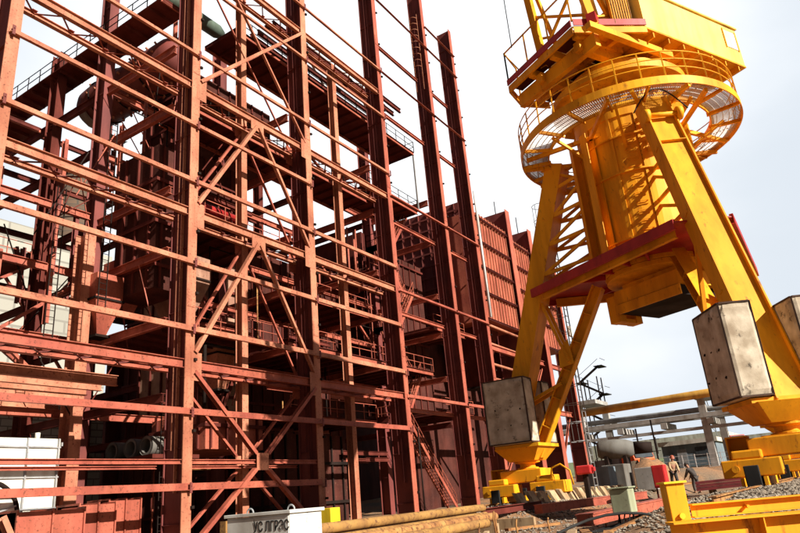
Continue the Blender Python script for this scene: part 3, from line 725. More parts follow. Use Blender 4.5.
        for i in (-1, 1):
            for j in (-1, 1):
                mb.ext(rect(e_, e_), Bc+ra*i*(hw-.035)+ta*j*(ht_-.035)+V(0, 0, z0+.03), Bc+ra*i*(hw-.035)+ta*j*(ht_-.035)+V(0, 0, z1-.03))
            for k in (z0+.035, z1-.035):
                mb.ext(rect(e_, e_), Bc+ra*i*(hw-.035)-ta*(ht_-.06)+V(0, 0, k), Bc+ra*i*(hw-.035)+ta*(ht_-.06)+V(0, 0, k))
                mb.ext(rect(e_, e_), Bc+ta*i*(ht_-.035)-ra*(hw-.06)+V(0, 0, k), Bc+ta*i*(ht_-.035)+ra*(hw-.06)+V(0, 0, k))
        mb.build('edge_angle', 'rustdark', bl)
        # tie rods through leg
    for z in (2.45, 3.2):
        Q = C0+ra*6.1+V(0, 0, z); MB().tube([Q-ta*.55, Q+ta*.55], .025, 6).build('tie_rod', 'dark', crane)
# maroon triangular deck
mb = MB(); tri = []
edge = []
for i in range(3):
    A = (LEGS[i][0]-C0).normalized(); B = (LEGS[(i+1) % 3][0]-C0).normalized(); 
    e1 = C0+A*3.73; 
    mid = (A+B).normalized(); q = A.cross(V(0, 0, 1)); 
    t1 = V(-A.y, A.x, 0); t2 = V(-B.y, B.x, 0)
    s1 = 1 if t1.dot(B) > 0 else -1; s2 = 1 if t2.dot(A) > 0 else -1
    edge.append((C0+A*4.7+t1*s1*.9+V(0, 0, 7.55), C0+B*4.7+t2*s2*.9+V(0, 0, 7.55)))
pts = []
for i in range(3): pts += [edge[i][0], edge[i][1]]
MB().poly(pts, (0, 0, .05)).build('deck', 'maroon', crane)
for A, B in edge:
    dk = MB().ext(cp(.12, .34, .03), A+V(0, 0, -.05), B+V(0, 0, -.05)).build('deck_fascia', 'maroon', crane)
mb = MB()
for A, B in edge:
    inn = (C0+V(0, 0, 7.55)-A.lerp(B, .5)).normalized()
    MB().ext(ip(.16, .34, .025), A.lerp(B, .04)+inn*.32+V(0, 0, -.20), A.lerp(B, .96)+inn*.32+V(0, 0, -.20)).build('edge_girder', 'yellow', crane)
for A, B in edge:
    for t_ in (.2, .4, .6, .8):
        Q = A.lerp(B, t_); mb.ext(rect(.08, .2), Q+V(0, 0, -.11)+(C0+V(0, 0, 7.55)-Q)*.13, Q+V(0, 0, -.11)+(C0+V(0, 0, 7.55)-Q)*.5)
mb.build('deck_beam', 'maroon', crane)
# mast
mast = MB().lathe(C0, [(0, 7.4), (1.9, 7.4), (1.9, 14.4), (0, 14.4)], 36, smooth=False).build('mast', 'yellow', crane)
mb = MB()
for z in (8.3, 10.9, 12.4): mb.lathe(C0, [(1.9, z), (2.02, z), (2.02, z+.06), (1.9, z+.06)], 56, smooth=False)
for an in range(0, 360, 30):
    t_ = math.radians(an+24); P = V(CX+1.93*math.cos(t_), CY+1.93*math.sin(t_), 0); mb.ext(rect(.035, .09), P+V(0, 0, 7.6), P+V(0, 0, 13.4), up=V(-math.sin(t_), math.cos(t_), 0))
mb.build('stiffener', 'yellow', mast)
def ondrum(an, r, z): return V(CX+r*math.cos(an), CY+r*math.sin(an), z)
mb = MB(); 
for base in (192, 312, 72):
    for k in range(14):
        z = 8.2+k*.36; a1 = math.radians(base-6); a2 = math.radians(base+6)
        for A, B in ((ondrum(a1, 1.89, z), ondrum(a1, 1.96, z)), (ondrum(a1, 1.955, z), ondrum(a2, 1.955, z)), (ondrum(a2, 1.96, z), ondrum(a2, 1.89, z))): mb.ext(rect(.028, .028), A, B)
        mb.ext(rect(.028, .028), ondrum(a1, 1.92, z-.12), ondrum(a2, 1.92, z-.12))
mb.build('rung', 'yellow', mast)
mb = MB()
for base in (203, 323, 83):
    for k in range(36): z = 7.9+k*.17; P = ondrum(math.radians(base), 1.86, z); mb.tube([P, ondrum(math.radians(base), 1.94, z)], .025, 6)
mb.build('rivet', 'dark', mast)
# box posts standing round the mast
for base in (122, 148, 242, 268, 2, 28):
    t_ = math.radians(base); P = ondrum(t_, 2.15, 0)
    MB().ext(cp(.34, .42, .03), P+V(0, 0, 7.62), P+V(0, 0, 13.0), up=V(math.cos(t_), math.sin(t_), 0)).build('mast_post', 'yellow', crane)
# lattice between leg heads and mast posts
for P, nm in LEGS:
    ra = (P-C0).normalized(); ta = V(-ra.y, ra.x, 0)
    for s_ in ((0,) if nm == 'R' else (-1, 1)):
        zs = [8.3, 9.5, 10.7, 11.9]; mb = MB()
        for k, z in enumerate(zs):
            r_leg = 3.0+(13-z)*.335-.36; A = C0+ra*r_leg+ta*s_*.42+V(0, 0, z); B = C0+ra*1.7+ta*s_*.9+V(0, 0, z+.1)
            mb.ext(rect(.07, .14), A, B)
            if k < 3: B2 = C0+ra*1.55+ta*s_*.9+V(0, 0, zs[k+1]); mb.ext(rect(.09, .12), A, B2)
        mb.build('lattice', 'yellow', crane)
# roller fitting on the near leg head
P = LEGS[0][0]; ra = (P-C0).normalized(); ta = V(-ra.y, ra.x, 0)
for P, nm in LEGS[:1]:
    ra = (P-C0).normalized(); ta = V(-ra.y, ra.x, 0); Q = C0+ra*3.75+V(0, 0, 12.0)
    mb = MB().tube([Q-ta*.62, Q+ta*.62], .09, 12); 
    for s_ in (-1, 1): mb.tube([Q+ta*s_*.48, Q+ta*s_*.66], .24, 16)
    mb.build('hinge_pin', 'yellow', crane)
mb = MB(); P = LEGS[0][0]; ra = (P-C0).normalized(); ta = V(-ra.y, ra.x, 0)
mb.tube([C0+ra*3.7+ta*(-.95+1.9*k/14)+V(0, 0, 12.2+.9*math.sin(math.pi*k/14)) for k in range(15)], .025, 6)
mb.build('cable', 'black', crane)
# underside of the portal: slewing drive housing
mb = MB(); mb.lathe(C0, [(0, 7.2), (1.85, 7.2), (1.85, 7.38), (0, 7.38)], 72, smooth=False); mb.build('lower_ring', 'yellow', crane)
UA, VA = V(.42, .907, 0), V(-.907, .42, 0)
def q3(a, b, z): return C0+UA*a+VA*(b-.4)+V(0, 0, z)
def obox(mb, a0, a1, b0, b1, z0, z1):
    mb.ext(rect(abs(b1-b0), abs(z1-z0)), q3(a0, (b0+b1)/2, (z0+z1)/2), q3(a1, (b0+b1)/2, (z0+z1)/2))
mb = MB(); obox(mb, -1.6, 1.45, -1.15, 1.25, 6.45, 6.98); obox(mb, -1.25, 1.2, -.9, 1.0, 6.983, 7.2); mb.build('slewing_housing', 'yellow', crane)
mb = MB(); obox(mb, -1.35, 1.35, -1.05, 1.3, 6.08, 6.447); mb.build('drive_tray', 'dark', crane)
mb = MB(); obox(mb, -1.45, 1.45, 1.302, 1.36, 6.05, 6.42); obox(mb, 1.5, 2.0, -.2, .15, 5.85, 6.9); obox(mb, 1.5, 2.0, .75, 1.1, 5.85, 6.9)
obox(mb, 1.55, 1.95, .15, .75, 5.85, 6.0); mb.build('drive_bracket', 'yellow', crane)
# ring walkway
rw = MB().lathe(C0, [(4.27, 12.9), (4.31, 12.9), (4.31, 13.22), (4.27, 13.22)], 96, closed=True, smooth=False); 
rw.lathe(C0, [(3.15, 12.92), (3.2, 12.92), (3.2, 13.12), (3.15, 13.12)], 96, closed=True, smooth=False)
ring = rw.build('ring_walkway', 'yellow', crane)
mb = MB()
for k in range(300):
    t_ = 2*math.pi*k/300; A = ondrum(t_, 3.2, 13.05); B = ondrum(t_, 4.27, 13.05); mb.ext(rect(.012, .03), A, B)
for r_ in (3.4, 3.62, 3.84, 4.06): mb.lathe(C0, [(r_, 13.02), (r_+.015, 13.02), (r_+.015, 13.05), (r_, 13.05)], 72, closed=True)
mb.build('grating', 'galv', ring)
mb = MB()
for k in range(18):
    t_ = math.radians(k*20+5); mb.ext(cp(.07, .14), ondrum(t_, 3.1, 12.93), ondrum(t_, 4.28, 12.93))
for P, nm in LEGS:
    ra = (P-C0).normalized(); ta = V(-ra.y, ra.x, 0)
    for s_ in (-1, 1):
        A = C0+ra*.6+ta*s_*1.75+V(0, 0, 12.86); mb.ext(rect(.12, .16), A, C0+ra*3.7+ta*s_*1.75+V(0, 0, 12.86))
        mb.ext(rect(.12, .16), C0+ta*s_*1.6+V(0, 0, 12.86)-ra*1.2, C0+ta*s_*4.1-ra*1.2+V(0, 0, 12.86))
mb.build('walkway_beam', 'yellow', ring)
mb = MB()
for k in range(8):
    t_ = math.radians(k*45+8); mb.ext(rect(.1, .1), ondrum(t_, 1.9, 11.9), ondrum(t_, 3.6, 12.86)); mb.build('strut', 'yellow', ring); mb = MB()
mb = MB()
for k in range(32):
    t_ = 2*math.pi*k/32; mb.ext(rect(.045, .045), ondrum(t_, 4.25, 13.2), ondrum(t_, 4.25, 14.25))
for h in (.42, .75, 1.08): mb.tube([ondrum(2*math.pi*k/72, 4.25, 13.2+h) for k in range(73)], .022, 6, False)
mb.build('railing', 'yellow', ring)
# collar, slewing disc
MB().lathe(C0, [(1.62, 13.3), (1.95, 13.3), (1.95, 14.6), (2.45, 14.8), (2.72, 14.8), (2.72, 15.1), (2.0, 15.15), (2.0, 15.75), (0, 15.75)], 96, smooth=False).build('slewing_ring', 'yellow', crane)
mb = MB()
for k in range(20): t_ = 2*math.pi*k/20; MB().ext(rect(.04, .5), ondrum(t_, 1.96, 14.25), ondrum(t_, 2.35, 14.45)).build('ring_gusset', 'yellow', crane)
# slewing platform, axis u points back, v towards the facade
U_, W_ = V(.89, -.456, 0), V(.456, .89, 0)
def uv(u, v, z): return C0+U_*u+W_*v+V(0, 0, z)
def ubox(mb, u0, u1, v0, v1, z0, z1): return mb.ext(rect(abs(v1-v0), abs(z1-z0)), uv(u0, (v0+v1)/2, (z0+z1)/2), uv(u1, (v0+v1)/2, (z0+z1)/2))
plat = MB().poly([uv(-.86, -2.65, 16.5), uv(5.5, -2.65, 16.5), uv(5.5, 2.65, 16.5), uv(-.86, 2.65, 16.5)], (0, 0, .08)).build('slewing_platform', 'yellow', crane)
mb = MB()
for u in (-.4, .5, 1.4, 2.3, 3.2, 4.1, 5.0): ubox(mb, u-.03, u+.03, -2.6, 2.6, 16.25, 16.497)
mb.build('rib', 'yellow', plat)
mb = MB()
pf = [uv(-.86, -2.65, 16.42), uv(-3.55, -1.45, 16.42), uv(-3.4, 2.65, 16.42), uv(-2.2, 3.3, 16.42), uv(-.86, 2.9, 16.42)]
for A, B in zip(pf, pf[1:]): mb.ext(cp(.1, .3), A, B)
for v in (-1.3, 0, 1.3): ubox(mb, -3.4, -.86, v-.12, v+.12, 16.2, 16.5)
for u in (-2.6, -1.7): ubox(mb, u-.1, u+.1, -1.9, 2.8, 16.22, 16.48)
mb.build('platform_frame', 'yellow', plat)
MB().poly([uv(-.9, -2.63, 16.43), uv(-3.35, -1.5, 16.43), uv(-2.6, -1.0, 16.43), uv(-.9, -1.35, 16.43)], (0, 0, .03)).build('soffit', 'yellow', plat)
# chequer plate on the open part, with three hatches left open
mb = MB()
for (a, b, c, d) in ((-3.45, -2.72, -1.35, -.15), (-3.45, -2.72, .15, 2.6), (-2.48, -1.82, -1.8, -.15), (-2.48, -1.82, 1.45, 2.7), (-1.58, -.86, -2.2, -.15), (-1.58, -.86, .15, 1.15), (-1.58, -.86, 1.45, 2.8)): ubox(mb, a, b, c, d, 16.505, 16.54)
mb.build('floor_plate', 'deepred', plat)
mb = MB()
for A, B in ((pf[0], pf[1]), (pf[1], pf[2])): 
    off = (B-A).cross(V(0, 0, 1)).normalized()*.08; off = off if (A+off-C0).length > (A-off-C0).length else -off
    mb.ext(rect(.04, .28), A+V(0, 0, .3)+off, B+V(0, 0, .3)+off)
mb.build('kick_board', 'maroon', plat)
mb = MB(); ubox(mb, -3.6, 1.0, -2.3, -2.05, 15.95, 16.2); ubox(mb, -3.2, 2.4, .9, 1.2, 15.8, 16.2); ubox(mb, -3.2, 2.4, -1.3, -1.0, 15.8, 16.2); ubox(mb, -3.0, -2.75, -1.9, 2.6, 15.6, 16.18)
mb.build('girder', 'yellow', plat)
mb = MB(); railing(mb, [pf[1]+V(0, 0, .4), pf[2]+V(0, 0, .4), pf[3]+V(0, 0, .4)], 1.5, 1.3, .028, (.98,)); 
mb.ext(rect(.04, .04), pf[2]+V(0, 0, 1.85), pf[2].lerp(pf[1], .2)+V(0, 0, .4)); mb.build('railing', 'yellow', plat)
# machine house
hs = MB(); ubox(hs, -.84, 5.5, -2.62, 2.62, 16.6, 18.5); house = hs.build('machine_house', 'cream', crane)
mb = MB(); ubox(mb, -.9, 5.56, -2.7, 2.7, 18.502, 18.58); mb.build('roof_edge', 'cream', house)
mb = MB(); ubox(mb, 4.55, 5.35, -2.64, -2.622, 17.35, 18.25); mb.build('window', 'white', house)
mb = MB()
for u in (4.5, 5.35): ubox(mb, u-.03, u+.03, -2.66, -2.622, 17.3, 18.3)
mb.build('window_frame', 'yellow', house)
# louvred panel, jib foot and A frame on the open deck
lv = MB(); ubox(lv, -2.1, -.95, -2.2, -2.1, 16.6, 19.2)
lv = lv.build('louvre_panel', 'yellow', crane); mb = MB()
for k in range(8): u = -2.05+k*.15; ubox(mb, u, u+.05, -2.24, -2.202, 16.65, 19.1)
mb.build('louvre', 'yellow2', lv)
mb = MB()
for v in (-1.9, .9):
    mb.ext(cp(.28, .28, .03), uv(-2.9, v, 16.5), uv(-3.6, v*.8, 23)); mb.ext(rect(.14, .14), uv(-1.6, v, 16.5), uv(-3.5, v*.8, 22.5))
    for k in range(6): 
        z = 16.9+k*1.0; mb.ext(rect(.08, .08), uv(-2.9-.11*k, v, z), uv(-1.7-.28*k, v, z+.5))
mb.ext(rect(.1, .1), uv(-2.95, -1.9, 17), uv(-3.1, .9, 19)); mb.ext(rect(.1, .1), uv(-2.95, .9, 17), uv(-3.1, -1.9, 19))
mb.build('jib_frame', 'yellow', crane)
mb = MB(); mb.poly([uv(-1.9, -1.8, 16.6), uv(-.9, -1.8, 16.6), uv(-.9, -1.8, 19), uv(-1.5, -1.8, 20.5)], W_*.2); mb.poly([uv(-2.5, -1.2, 16.6), uv(-1.4, -1.2, 16.6), uv(-1.9, -1.2, 21)], W_*.2)
mb.build('frame_cheek', 'cream', crane)
mb = MB(); mb.ext(rect(.5, .35), uv(-2.9, -1.9, 16.56), uv(-2.9, -1.9, 16.95)); mb.ext(rect(.5, .35), uv(-2.9, .9, 16.56), uv(-2.9, .9, 16.95)); mb.build('frame_shoe', 'maroon', crane)
MB().tube([uv(-4.2, 1.2, 30), uv(-4.1, 1.4, 17.5)], .02, 5).build('hoist_rope', 'dark', crane)
# caged ladder behind left leg
lx, ly = 28.2, 9.0; mb = MB()
for s_ in (-.22, .22): mb.tube([(lx+s_, ly, -.3), (lx+s_, ly, 13)], .025, 6)
for k in range(44): mb.tube([(lx-.22, ly, k*.3), (lx+.22, ly, k*.3)], .014, 5)
for k in range(15):
    z = 1.8+k*.78; mb.tube([(lx+.38*math.cos(t_), ly+.38+.38*math.sin(t_), z) for t_ in [-math.pi/2+.6+(2*math.pi-1.2)*j/10 for j in range(11)]], .014, 5)
for t_ in (.3, 1.57, 2.84): mb.tube([(lx+.38*math.cos(t_), ly+.38+.38*math.sin(t_), 1.8), (lx+.38*math.cos(t_), ly+.38+.38*math.sin(t_), 12.7)], .012, 5)
mb.build('caged_ladder', 'grey', crane)
# small red motor on left bogie
tag(MB().box(27.2, 27.9, 8.6, 9.1, .3, .75).build('red_motor_cover', 'sigred', bevel=.05), 'bright red cover on the grey cabinet beside the left bogie', 'cover') if 0 else None

# rails and sleepers
sleeper0 = None
for n_, yc in (('near', 1.12), ('far', 10.65)):
    for s_ in (-1, 1):
        y = yc+s_*.92; x0 = 12.2 if yc < 5 else 21.5
        mb = MB().ext(ip(.13, .15, .02, .03), (x0, y, -.40), (64, y, -.40))
        tag(mb.build('crane_rail', 'rustpipe'), '%s rusty crane rail under the %s bogie' % ('outer' if s_ < 0 else 'inner', 'right hand' if yc < 5 else 'left hand'), 'rail')
    mb = MB(); x = (12.4 if yc < 5 else 21.5)
    k = 0
    while x < (40):
        z = -.62; o = MB().box(x, x+.24, yc-1.5, yc+1.5, z-.02, -.478).build('sleeper', 'timber')
        tag(o, 'flat timber sleeper bedded in ballast under the %s crane track' % ('right' if yc < 5 else 'left'), 'sleeper', 'timber sleepers under the %s track' % ('right' if yc < 5 else 'left')); x += .75; k += 1

# ------------------------------------------------------------------ site clutter
def at_ground(x, y): return gz(x, y)
# white switch box with painted letters
px_, py_ = 6.64, 6.07; gzb = gz(6.9, 6.6)
t = thing('switch_box', (6.95, 6.7, gzb), 'white metal site box with black painted Cyrillic letters', 'metal box')
MB().box(px_, px_+.62, py_, py_+1.13, gzb, -.01).build('body', 'boxwhite', t, bevel=.012)
MB().box(px_-.03, px_+.65, py_-.03, py_+1.16, -.008, .035).build('lid', 'boxwhite', t, bevel=.006)
mb = MB(); mb.box(px_-.012, px_-.001, py_+.02, py_+.6, gzb+.05, -.035); mb.box(px_-.012, px_-.001, py_+.63, py_+1.11, gzb+.05, -.035); mb.build('door_leaf', 'boxwhite', t)
mb = MB()
for dy in (.25, 1.0): mb.tube([(px_+.3, py_+dy+.06*math.cos(a), .035+.06*math.sin(a)) for a in [math.pi*k/8 for k in range(9)]], .012, 6)
mb.build('lifting_lug', 'grey', t)
mb = MB(); mb.tube([(px_-.03, py_+1.0, -.3), (px_-.03, py_+1.0, -.4)], .012, 6); mb.build('handle', 'dark', t)
def text(s_, size, x, y, z, mt, parent, name, sx=1):
    cu = bpy.data.curves.new(name, 'FONT'); cu.body = s_; cu.size = size; cu.extrude = .002; cu.offset = .0015
    o = bpy.data.objects.new('tmp', cu); COL.objects.link(o); bpy.context.view_layer.update()
    me = bpy.data.meshes.new_from_object(o.evaluated_get(bpy.context.evaluated_depsgraph_get())); bpy.data.objects.remove(o)
    for v_ in me.vertices: v_.co.x *= sx
    ob = bpy.data.objects.new(name, me); me.materials.append(M[mt]); ob.parent = parent
    R_ = Matrix(((0, 0, -1), (-1, 0, 0), (0, 1, 0)))
    me.transform(R_.to_4x4()); ob.location = V(x, y, z)-parent.location; COL.objects.link(ob)
text('УС ЛГРЭС', .17, px_-.0145, py_+.62, -.20, 'black', t, 'painted_letters', .72)
text('ШКИВМ', .16, px_-.0145, py_+1.20, -.27, 'grey', t, 'faded_letters', .9) if 0 else None

# rust pipes stacked in front of the frame
def pipe_pts(x, y, z, L_, az): d = V(math.cos(az), math.sin(az), 0); return [V(x, y, z), V(x, y, z)+d*L_]
az = math.radians(5.5)
labs = ['ochre pipe lying on top of the pipe stack', 'rusty pipe at the back of the stack', 'ochre pipe in the middle of the stack', 'rust brown pipe at the front of the stack', 'short ochre pipe lying in front of the stack']
pl = [(8.4, 7.55, -.30, 8.1, .09, 'yellow2'), (8.6, 7.85, -.47, 7.9, .1, 'rustpipe'), (8.2, 7.45, -.50, 8.2, .1, 'yellow2'), (8.7, 7.12, -.52, 7.4, .1, 'rustpipe'), (8.4, 6.35, -.56, 5.3, .09, 'yellow2')]
for (x, y, z, L_, r_, mt), lb in zip(pl, labs):
    P = pipe_pts(x, y, z, L_, az); o = MB().tube(P, r_, 18, False)
    o.tube([P[1], P[0]], r_*.86, 18, False); tag(o.build('steel_pipe', mt), lb, 'pipe', 'rusty pipes stacked before the frame')
tag(MB().ext(ip(.16, .2, .02), (16.4, 8.35, -.42), (21.5, 8.75, -.42)).build('steel_joist', 'deepred'), 'dark red joist lying beyond the end of the pipe stack', 'joist')
for k in range(4):
    x = 10+k*2.1; tag(MB().box(x, x+.12, 6.9, 8.2, gz(x, 7.5)-.02, -.605+.0).build('timber_bearer', 'timber'), ['leftmost', 'second', 'third', 'rightmost'][k]+' timber bearer under the pipe stack', 'timber', 'bearers under the pipe stack')
# yellow trestle behind the white box
t = thing('yellow_trestle', (9.8, 8.9, -.75), 'bright yellow end post with low yellow beam behind the pipes', 'trestle')
# px 325-365, between white box and pipes
MB().box(10.0, 10.28, 8.15, 8.5, gz(10, 8.3), .02).build('end_post', 'brightyellow', t, bevel=.01)
MB().ext(ip(.12, .2, .02), (10.1, 8.5, -.14), (9.2, 9.9, -.14)).build('beam', 'yellow2', t)
MB().box(9.05, 9.3, 9.85, 10.0, gz(9.2, 10), -.05).build('end_post', 'yellow2', t)
# salmon red box beams right of centre
for (A, B, h, lb) in (((19.7, 8.15, -.52), (26.5, 6.75, -.48), .2, 'long rust red box beam lying on the gravel left of the red cabinet'), ((13.7, 4.75, -.63), (21.0, 4.3, -.56), .18, 'lower rust red beam lying in front of the longer red beam')):
    mb = MB(); A, B = V(A), V(B); mb.ext(rect(.28, h), A+(B-A).normalized()*.02, B); 
    mb.ext(rect(.32, .025), A+V(0, 0, h/2+.0135), B+V(0, 0, h/2+.0135)); mb.ext(rect(.32, .025), A-V(0, 0, h/2+.0135), B-V(0, 0, h/2+.0135))
    tag(mb.build('box_beam', 'red'), lb, 'beam')
# concrete sleepers leaned in a row by the left bogie
k = 0
for i in range(13):
    t_ = i/12; x = 20.6+11*t_; y = 8.95-.2*t_; 
    c_ = .98+.04*random.random()
    mb = MB(); hz = gz(x, y); lean = .18
    mb.poly([(x, y, hz-.05), (x+.55, y+.02, hz-.05), (x+.55+random.uniform(-.04, .04), y+.25, hz+.40), (x+.02, y+.25, hz+.38+random.uniform(0, .06))], (0, .16, .02))
    tag(mb.build('timber_slab', 'timber', bevel=.012), 'pale sawn slab leaning in the row right of the left bogie', 'slab', 'pale slabs leaning in a row beside the far crane track')
# concrete blocks behind
for (x, y, s_, mt, lb) in ((31.3, 10.35, 1.15, 'bluegrey', 'blue grey cabinet right behind the left bogie'), (34.5, 10.6, 1.25, 'drumgrey', 'dark grey concrete block between the blue grey cabinet and the pale block'), (35.2, 9.2, 1.0, 'rackgrey', 'pale concrete block below the big grey drum')):
    z = gz(x, y); tag(MB().box(x, x+s_, y-s_*.9, y, z-.03, z+s_*1.05).build('concrete_block', mt, bevel=.03), lb, 'block')
tag(MB().box(29.0, 29.5, 9.0, 9.9, .35, .85).build('red_cover', 'sigred', bevel=.06), 'bright red cover plate standing right of the left bogie', 'cover') if 0 else None
t = thing('motor_cover', (25.4, 8.5, gz(25.4, 8.5)), 'bright red motor cover on a grey stand right of the left bogie', 'motor cover')
MB().box(25.2, 25.6, 8.15, 8.72, .42, .74).build('cover', 'sigred', t, bevel=.05); MB().box(25.3, 25.5, 8.05, 8.15, .5, .66).build('shaft_end', 'sigred', t, bevel=.02)
MB().box(25.3, 25.5, 8.36, 8.52, gz(25.4, 8.4)-.03, .418).build('stand', 'dark', t)
# grey green junction box on posts
gz_ = gz(13.2, 3.9)
t = thing('junction_box', (13.5, 3.83, gz_), 'grey green electrical junction box standing on two thin posts', 'junction box')
MB().box(13.3, 13.72, 3.66, 4.02, -.54, -.10).build('enclosure', 'green', t, bevel=.02)
MB().box(13.27, 13.75, 3.63, 4.05, -.098, -.07).build('lid', 'green', t, bevel=.008)
for y in (3.7, 3.97): MB().ext(rect(.03, .03), (13.5, y, gz_), (13.5, y, -.542)).build('post', 'dark', t)
mb = MB()
for s_ in (0, .1, .2): mb.tube([(13.5, 3.75+s_, -.54), (13.45, 3.8+s_, -.72), (13.3, 4.3+s_, gz_+.02), (12.6, 5.2+s_, gz(12.6, 5.2)+.02)], .014, 6)
mb.build('cable', 'black', t)
# red cabinet
gz_ = gz(23, 4.9)
d = V(23.2, 5.55, 0)
t = thing('fire_cabinet', (23.4, 5.3, gz_), 'bright red upright cabinet on legs between beams and workers', 'cabinet')
MB().box(23.2, 23.6, 5.12, 5.52, -.25, .45).build('cabinet_body', 'sigred', t, bevel=.02); MB().box(23.175, 23.197, 5.15, 5.49, -.2, .40).build('door', 'sigred', t, bevel=.006)
for y in (5.15, 5.48): MB().ext(rect(.05, .05), (23.3, y, gz_-.02), (23.3, y, -.252)).build('leg', 'deepred', t)
# curved black hose, white cable, odd reinforcement
mb = MB().tube([V(10.5+.0*k, 0, 0)+V(.36*k-.6, 4.3-.19*k, -.80+.34*math.sin(math.pi*min(1, k/9))) for k in range(10)], .022, 8)
tag(mb.build('bent_hose', 'black'), 'black hose arching over the ground before the junction box', 'hose')
# yellow frame in the right foreground
d_ = V(.527, -.85, 0); n_ = V(.85, .527, 0)
t = thing('yellow_beam_frame', (8.3, .8, gz(8.3, .8)), 'yellow painted double beam frame with upright box end in the right foreground', 'beam frame')
A = V(7.93, 1.54, 0)
def yf(s_, q_, z): return A+d_*s_+n_*q_+V(0, 0, z)
MB().ext(ip(.14, .14, .014), yf(.02, .12, -.345), yf(4.6, .12, -.345)).build('upper_beam', 'yellow', t)
MB().ext(ip(.26, .30, .02), yf(-.32, -.12, -.575), yf(4.6, -.12, -.575)).build('lower_beam', 'yellow', t)
MB().ext(rect(.2, .2), yf(-.13, .12, -.475), yf(-.13, .12, -.05), up=n_).build('end_post', 'yellow', t, bevel=.008)
mb = MB(); mb.ext(rect(.1, .3), yf(-.255, .12, -.47), yf(-.255, .12, -.04), up=n_) if 0 else mb.ext(rect(.26, .02), yf(-.25, .12, -.04), yf(-.01, .12, -.04)); 
mb.tube([yf(-.13, -.02, -.38), yf(-.13, .01, -.38)], .03, 10); mb.build('cap_plate', 'brightyellow', t)
mb = MB()
for s_ in (.6, 1.6, 2.6, 3.6): mb.ext(rect(.012, .25), yf(s_, -.24, -.575), yf(s_, -.135, -.575)); mb.tube([yf(s_, .03, -.345), yf(s_, .112, -.345)], .018, 8)
mb.build('web_stiffener', 'yellow', t)
mb = MB().tube([yf(.6, -.35, -.88), yf(1.0, -.3, -.72), yf(1.3, -.27, -.50), yf(1.7, -.2, -.405), yf(2.4, -.12, -.405), yf(3.2, -.1, -.405), yf(4.5, -.08, -.405)], .016, 8)
tag(mb.build('white_cable', 'galv'), 'white cable draped over the yellow beam frame', 'cable')
# rebar stubs, plate scraps, timber near the beams
for i, (x, y, h) in enumerate(((12.4, 5.6, .35), (12.9, 6.3, .5), (11.6, 6.0, .3), (13.6, 6.6, .45), (15.0, 6.0, .3), (15.6, 4.9, .35))):
    mb = MB().tube([(x, y, gz(x, y)-.03), (x+.02, y+.03, gz(x, y)+h*.7), (x+.05, y+.02, gz(x, y)+h)], .018, 6)
    tag(mb.build('rebar_stub', 'rustpipe'), 'rusty bar standing in the gravel before the red beams, %s from the left' % ['sixth', 'first', 'fifth', 'second', 'third', 'fourth'][i] if 0 else 'rusty bar %s standing in the gravel before the red beams' % ['leaning near the white pipes end', 'tallest of its row', 'shortest, nearest the camera', 'thick and straight in mid row', 'short, beyond the tallest', 'short, beside the loose planks'][i], 'steel bar', 'rusty bars standing in the gravel')
for i, (x, y, l, an, mt) in enumerate(((12.5, 4.6, 1.4, .3, 'timber'), (17.0, 3.9, 2.2, -.2, 'timber'), (18, 4.4, 1.8, .5, 'rustpipe'), (11.4, 4.0, 1.5, 1.0, 'rustpipe'), (19.5, 5.2, 2.0, .1, 'timber'), (16.2, 6.9, 1.6, -.5, 'rustpipe'))):
    c, s_ = math.cos(an), math.sin(an); z = gz(x, y)+.07
    tag(MB().ext(rect(.16, .06), (x-c*l/2, y-s_*l/2, z), (x+c*l/2, y+s_*l/2, gz(x+c*l/2, y+s_*l/2)+.07)).build('scrap_plank' if mt == 'timber' else 'scrap_bar', mt), ['pale loose plank lying nearest the junction box', 'pale plank lying just left of the near ballast', 'rusty flat bar lying beside the near ballast plank', 'rusty flat bar lying closest to the camera', 'pale plank lying by the lower red beam', 'rusty flat bar lying by the long red box beam'][i], 'scrap', 'scrap lying between the crane tracks')
rz = random.Random(21)
for k in range(16):
    x = rz.uniform(10, 27); y = rz.uniform(2.8, 8.2); an = rz.uniform(-1.2, 1.2); l = rz.uniform(.5, 1.6); c, s_ = math.cos(an)*l/2, math.sin(an)*l/2
    mb = MB().ext(rect(rz.uniform(.06, .2), rz.uniform(.02, .07)), (x-c, y-s_, gz(x-c, y-s_)+.03), (x+c, y+s_, gz(x+c, y+s_)+rz.uniform(.03, .12)))
    tag(mb.build('scrap_strip', rz.choice(['rustpipe', 'timber', 'rustdark', 'red'])), 'short strip of scrap half sunk in the earth between the crane tracks', 'scrap', 'short scrap strips between the crane tracks')
# dark red plates on the right
t = thing('steel_plate_stack', (34.6, 5.0, gz(34.6, 5)), 'long stack of dark maroon steel plates left of the right bogie', 'plate stack')
z = gz(34.6, 5.0)+.3
for k in range(3): MB().ext(rect(1.3-.1*k, .12), (34.2, 6.3, z+.14*k), (35.0, 1.6, z+.14*k+.12)).build('plate', 'platered', t)
MB().box(34.2, 35, 5.6, 5.8, gz(34.6, 5.7)-.03, z-.062).build('bearer', 'timber', t)

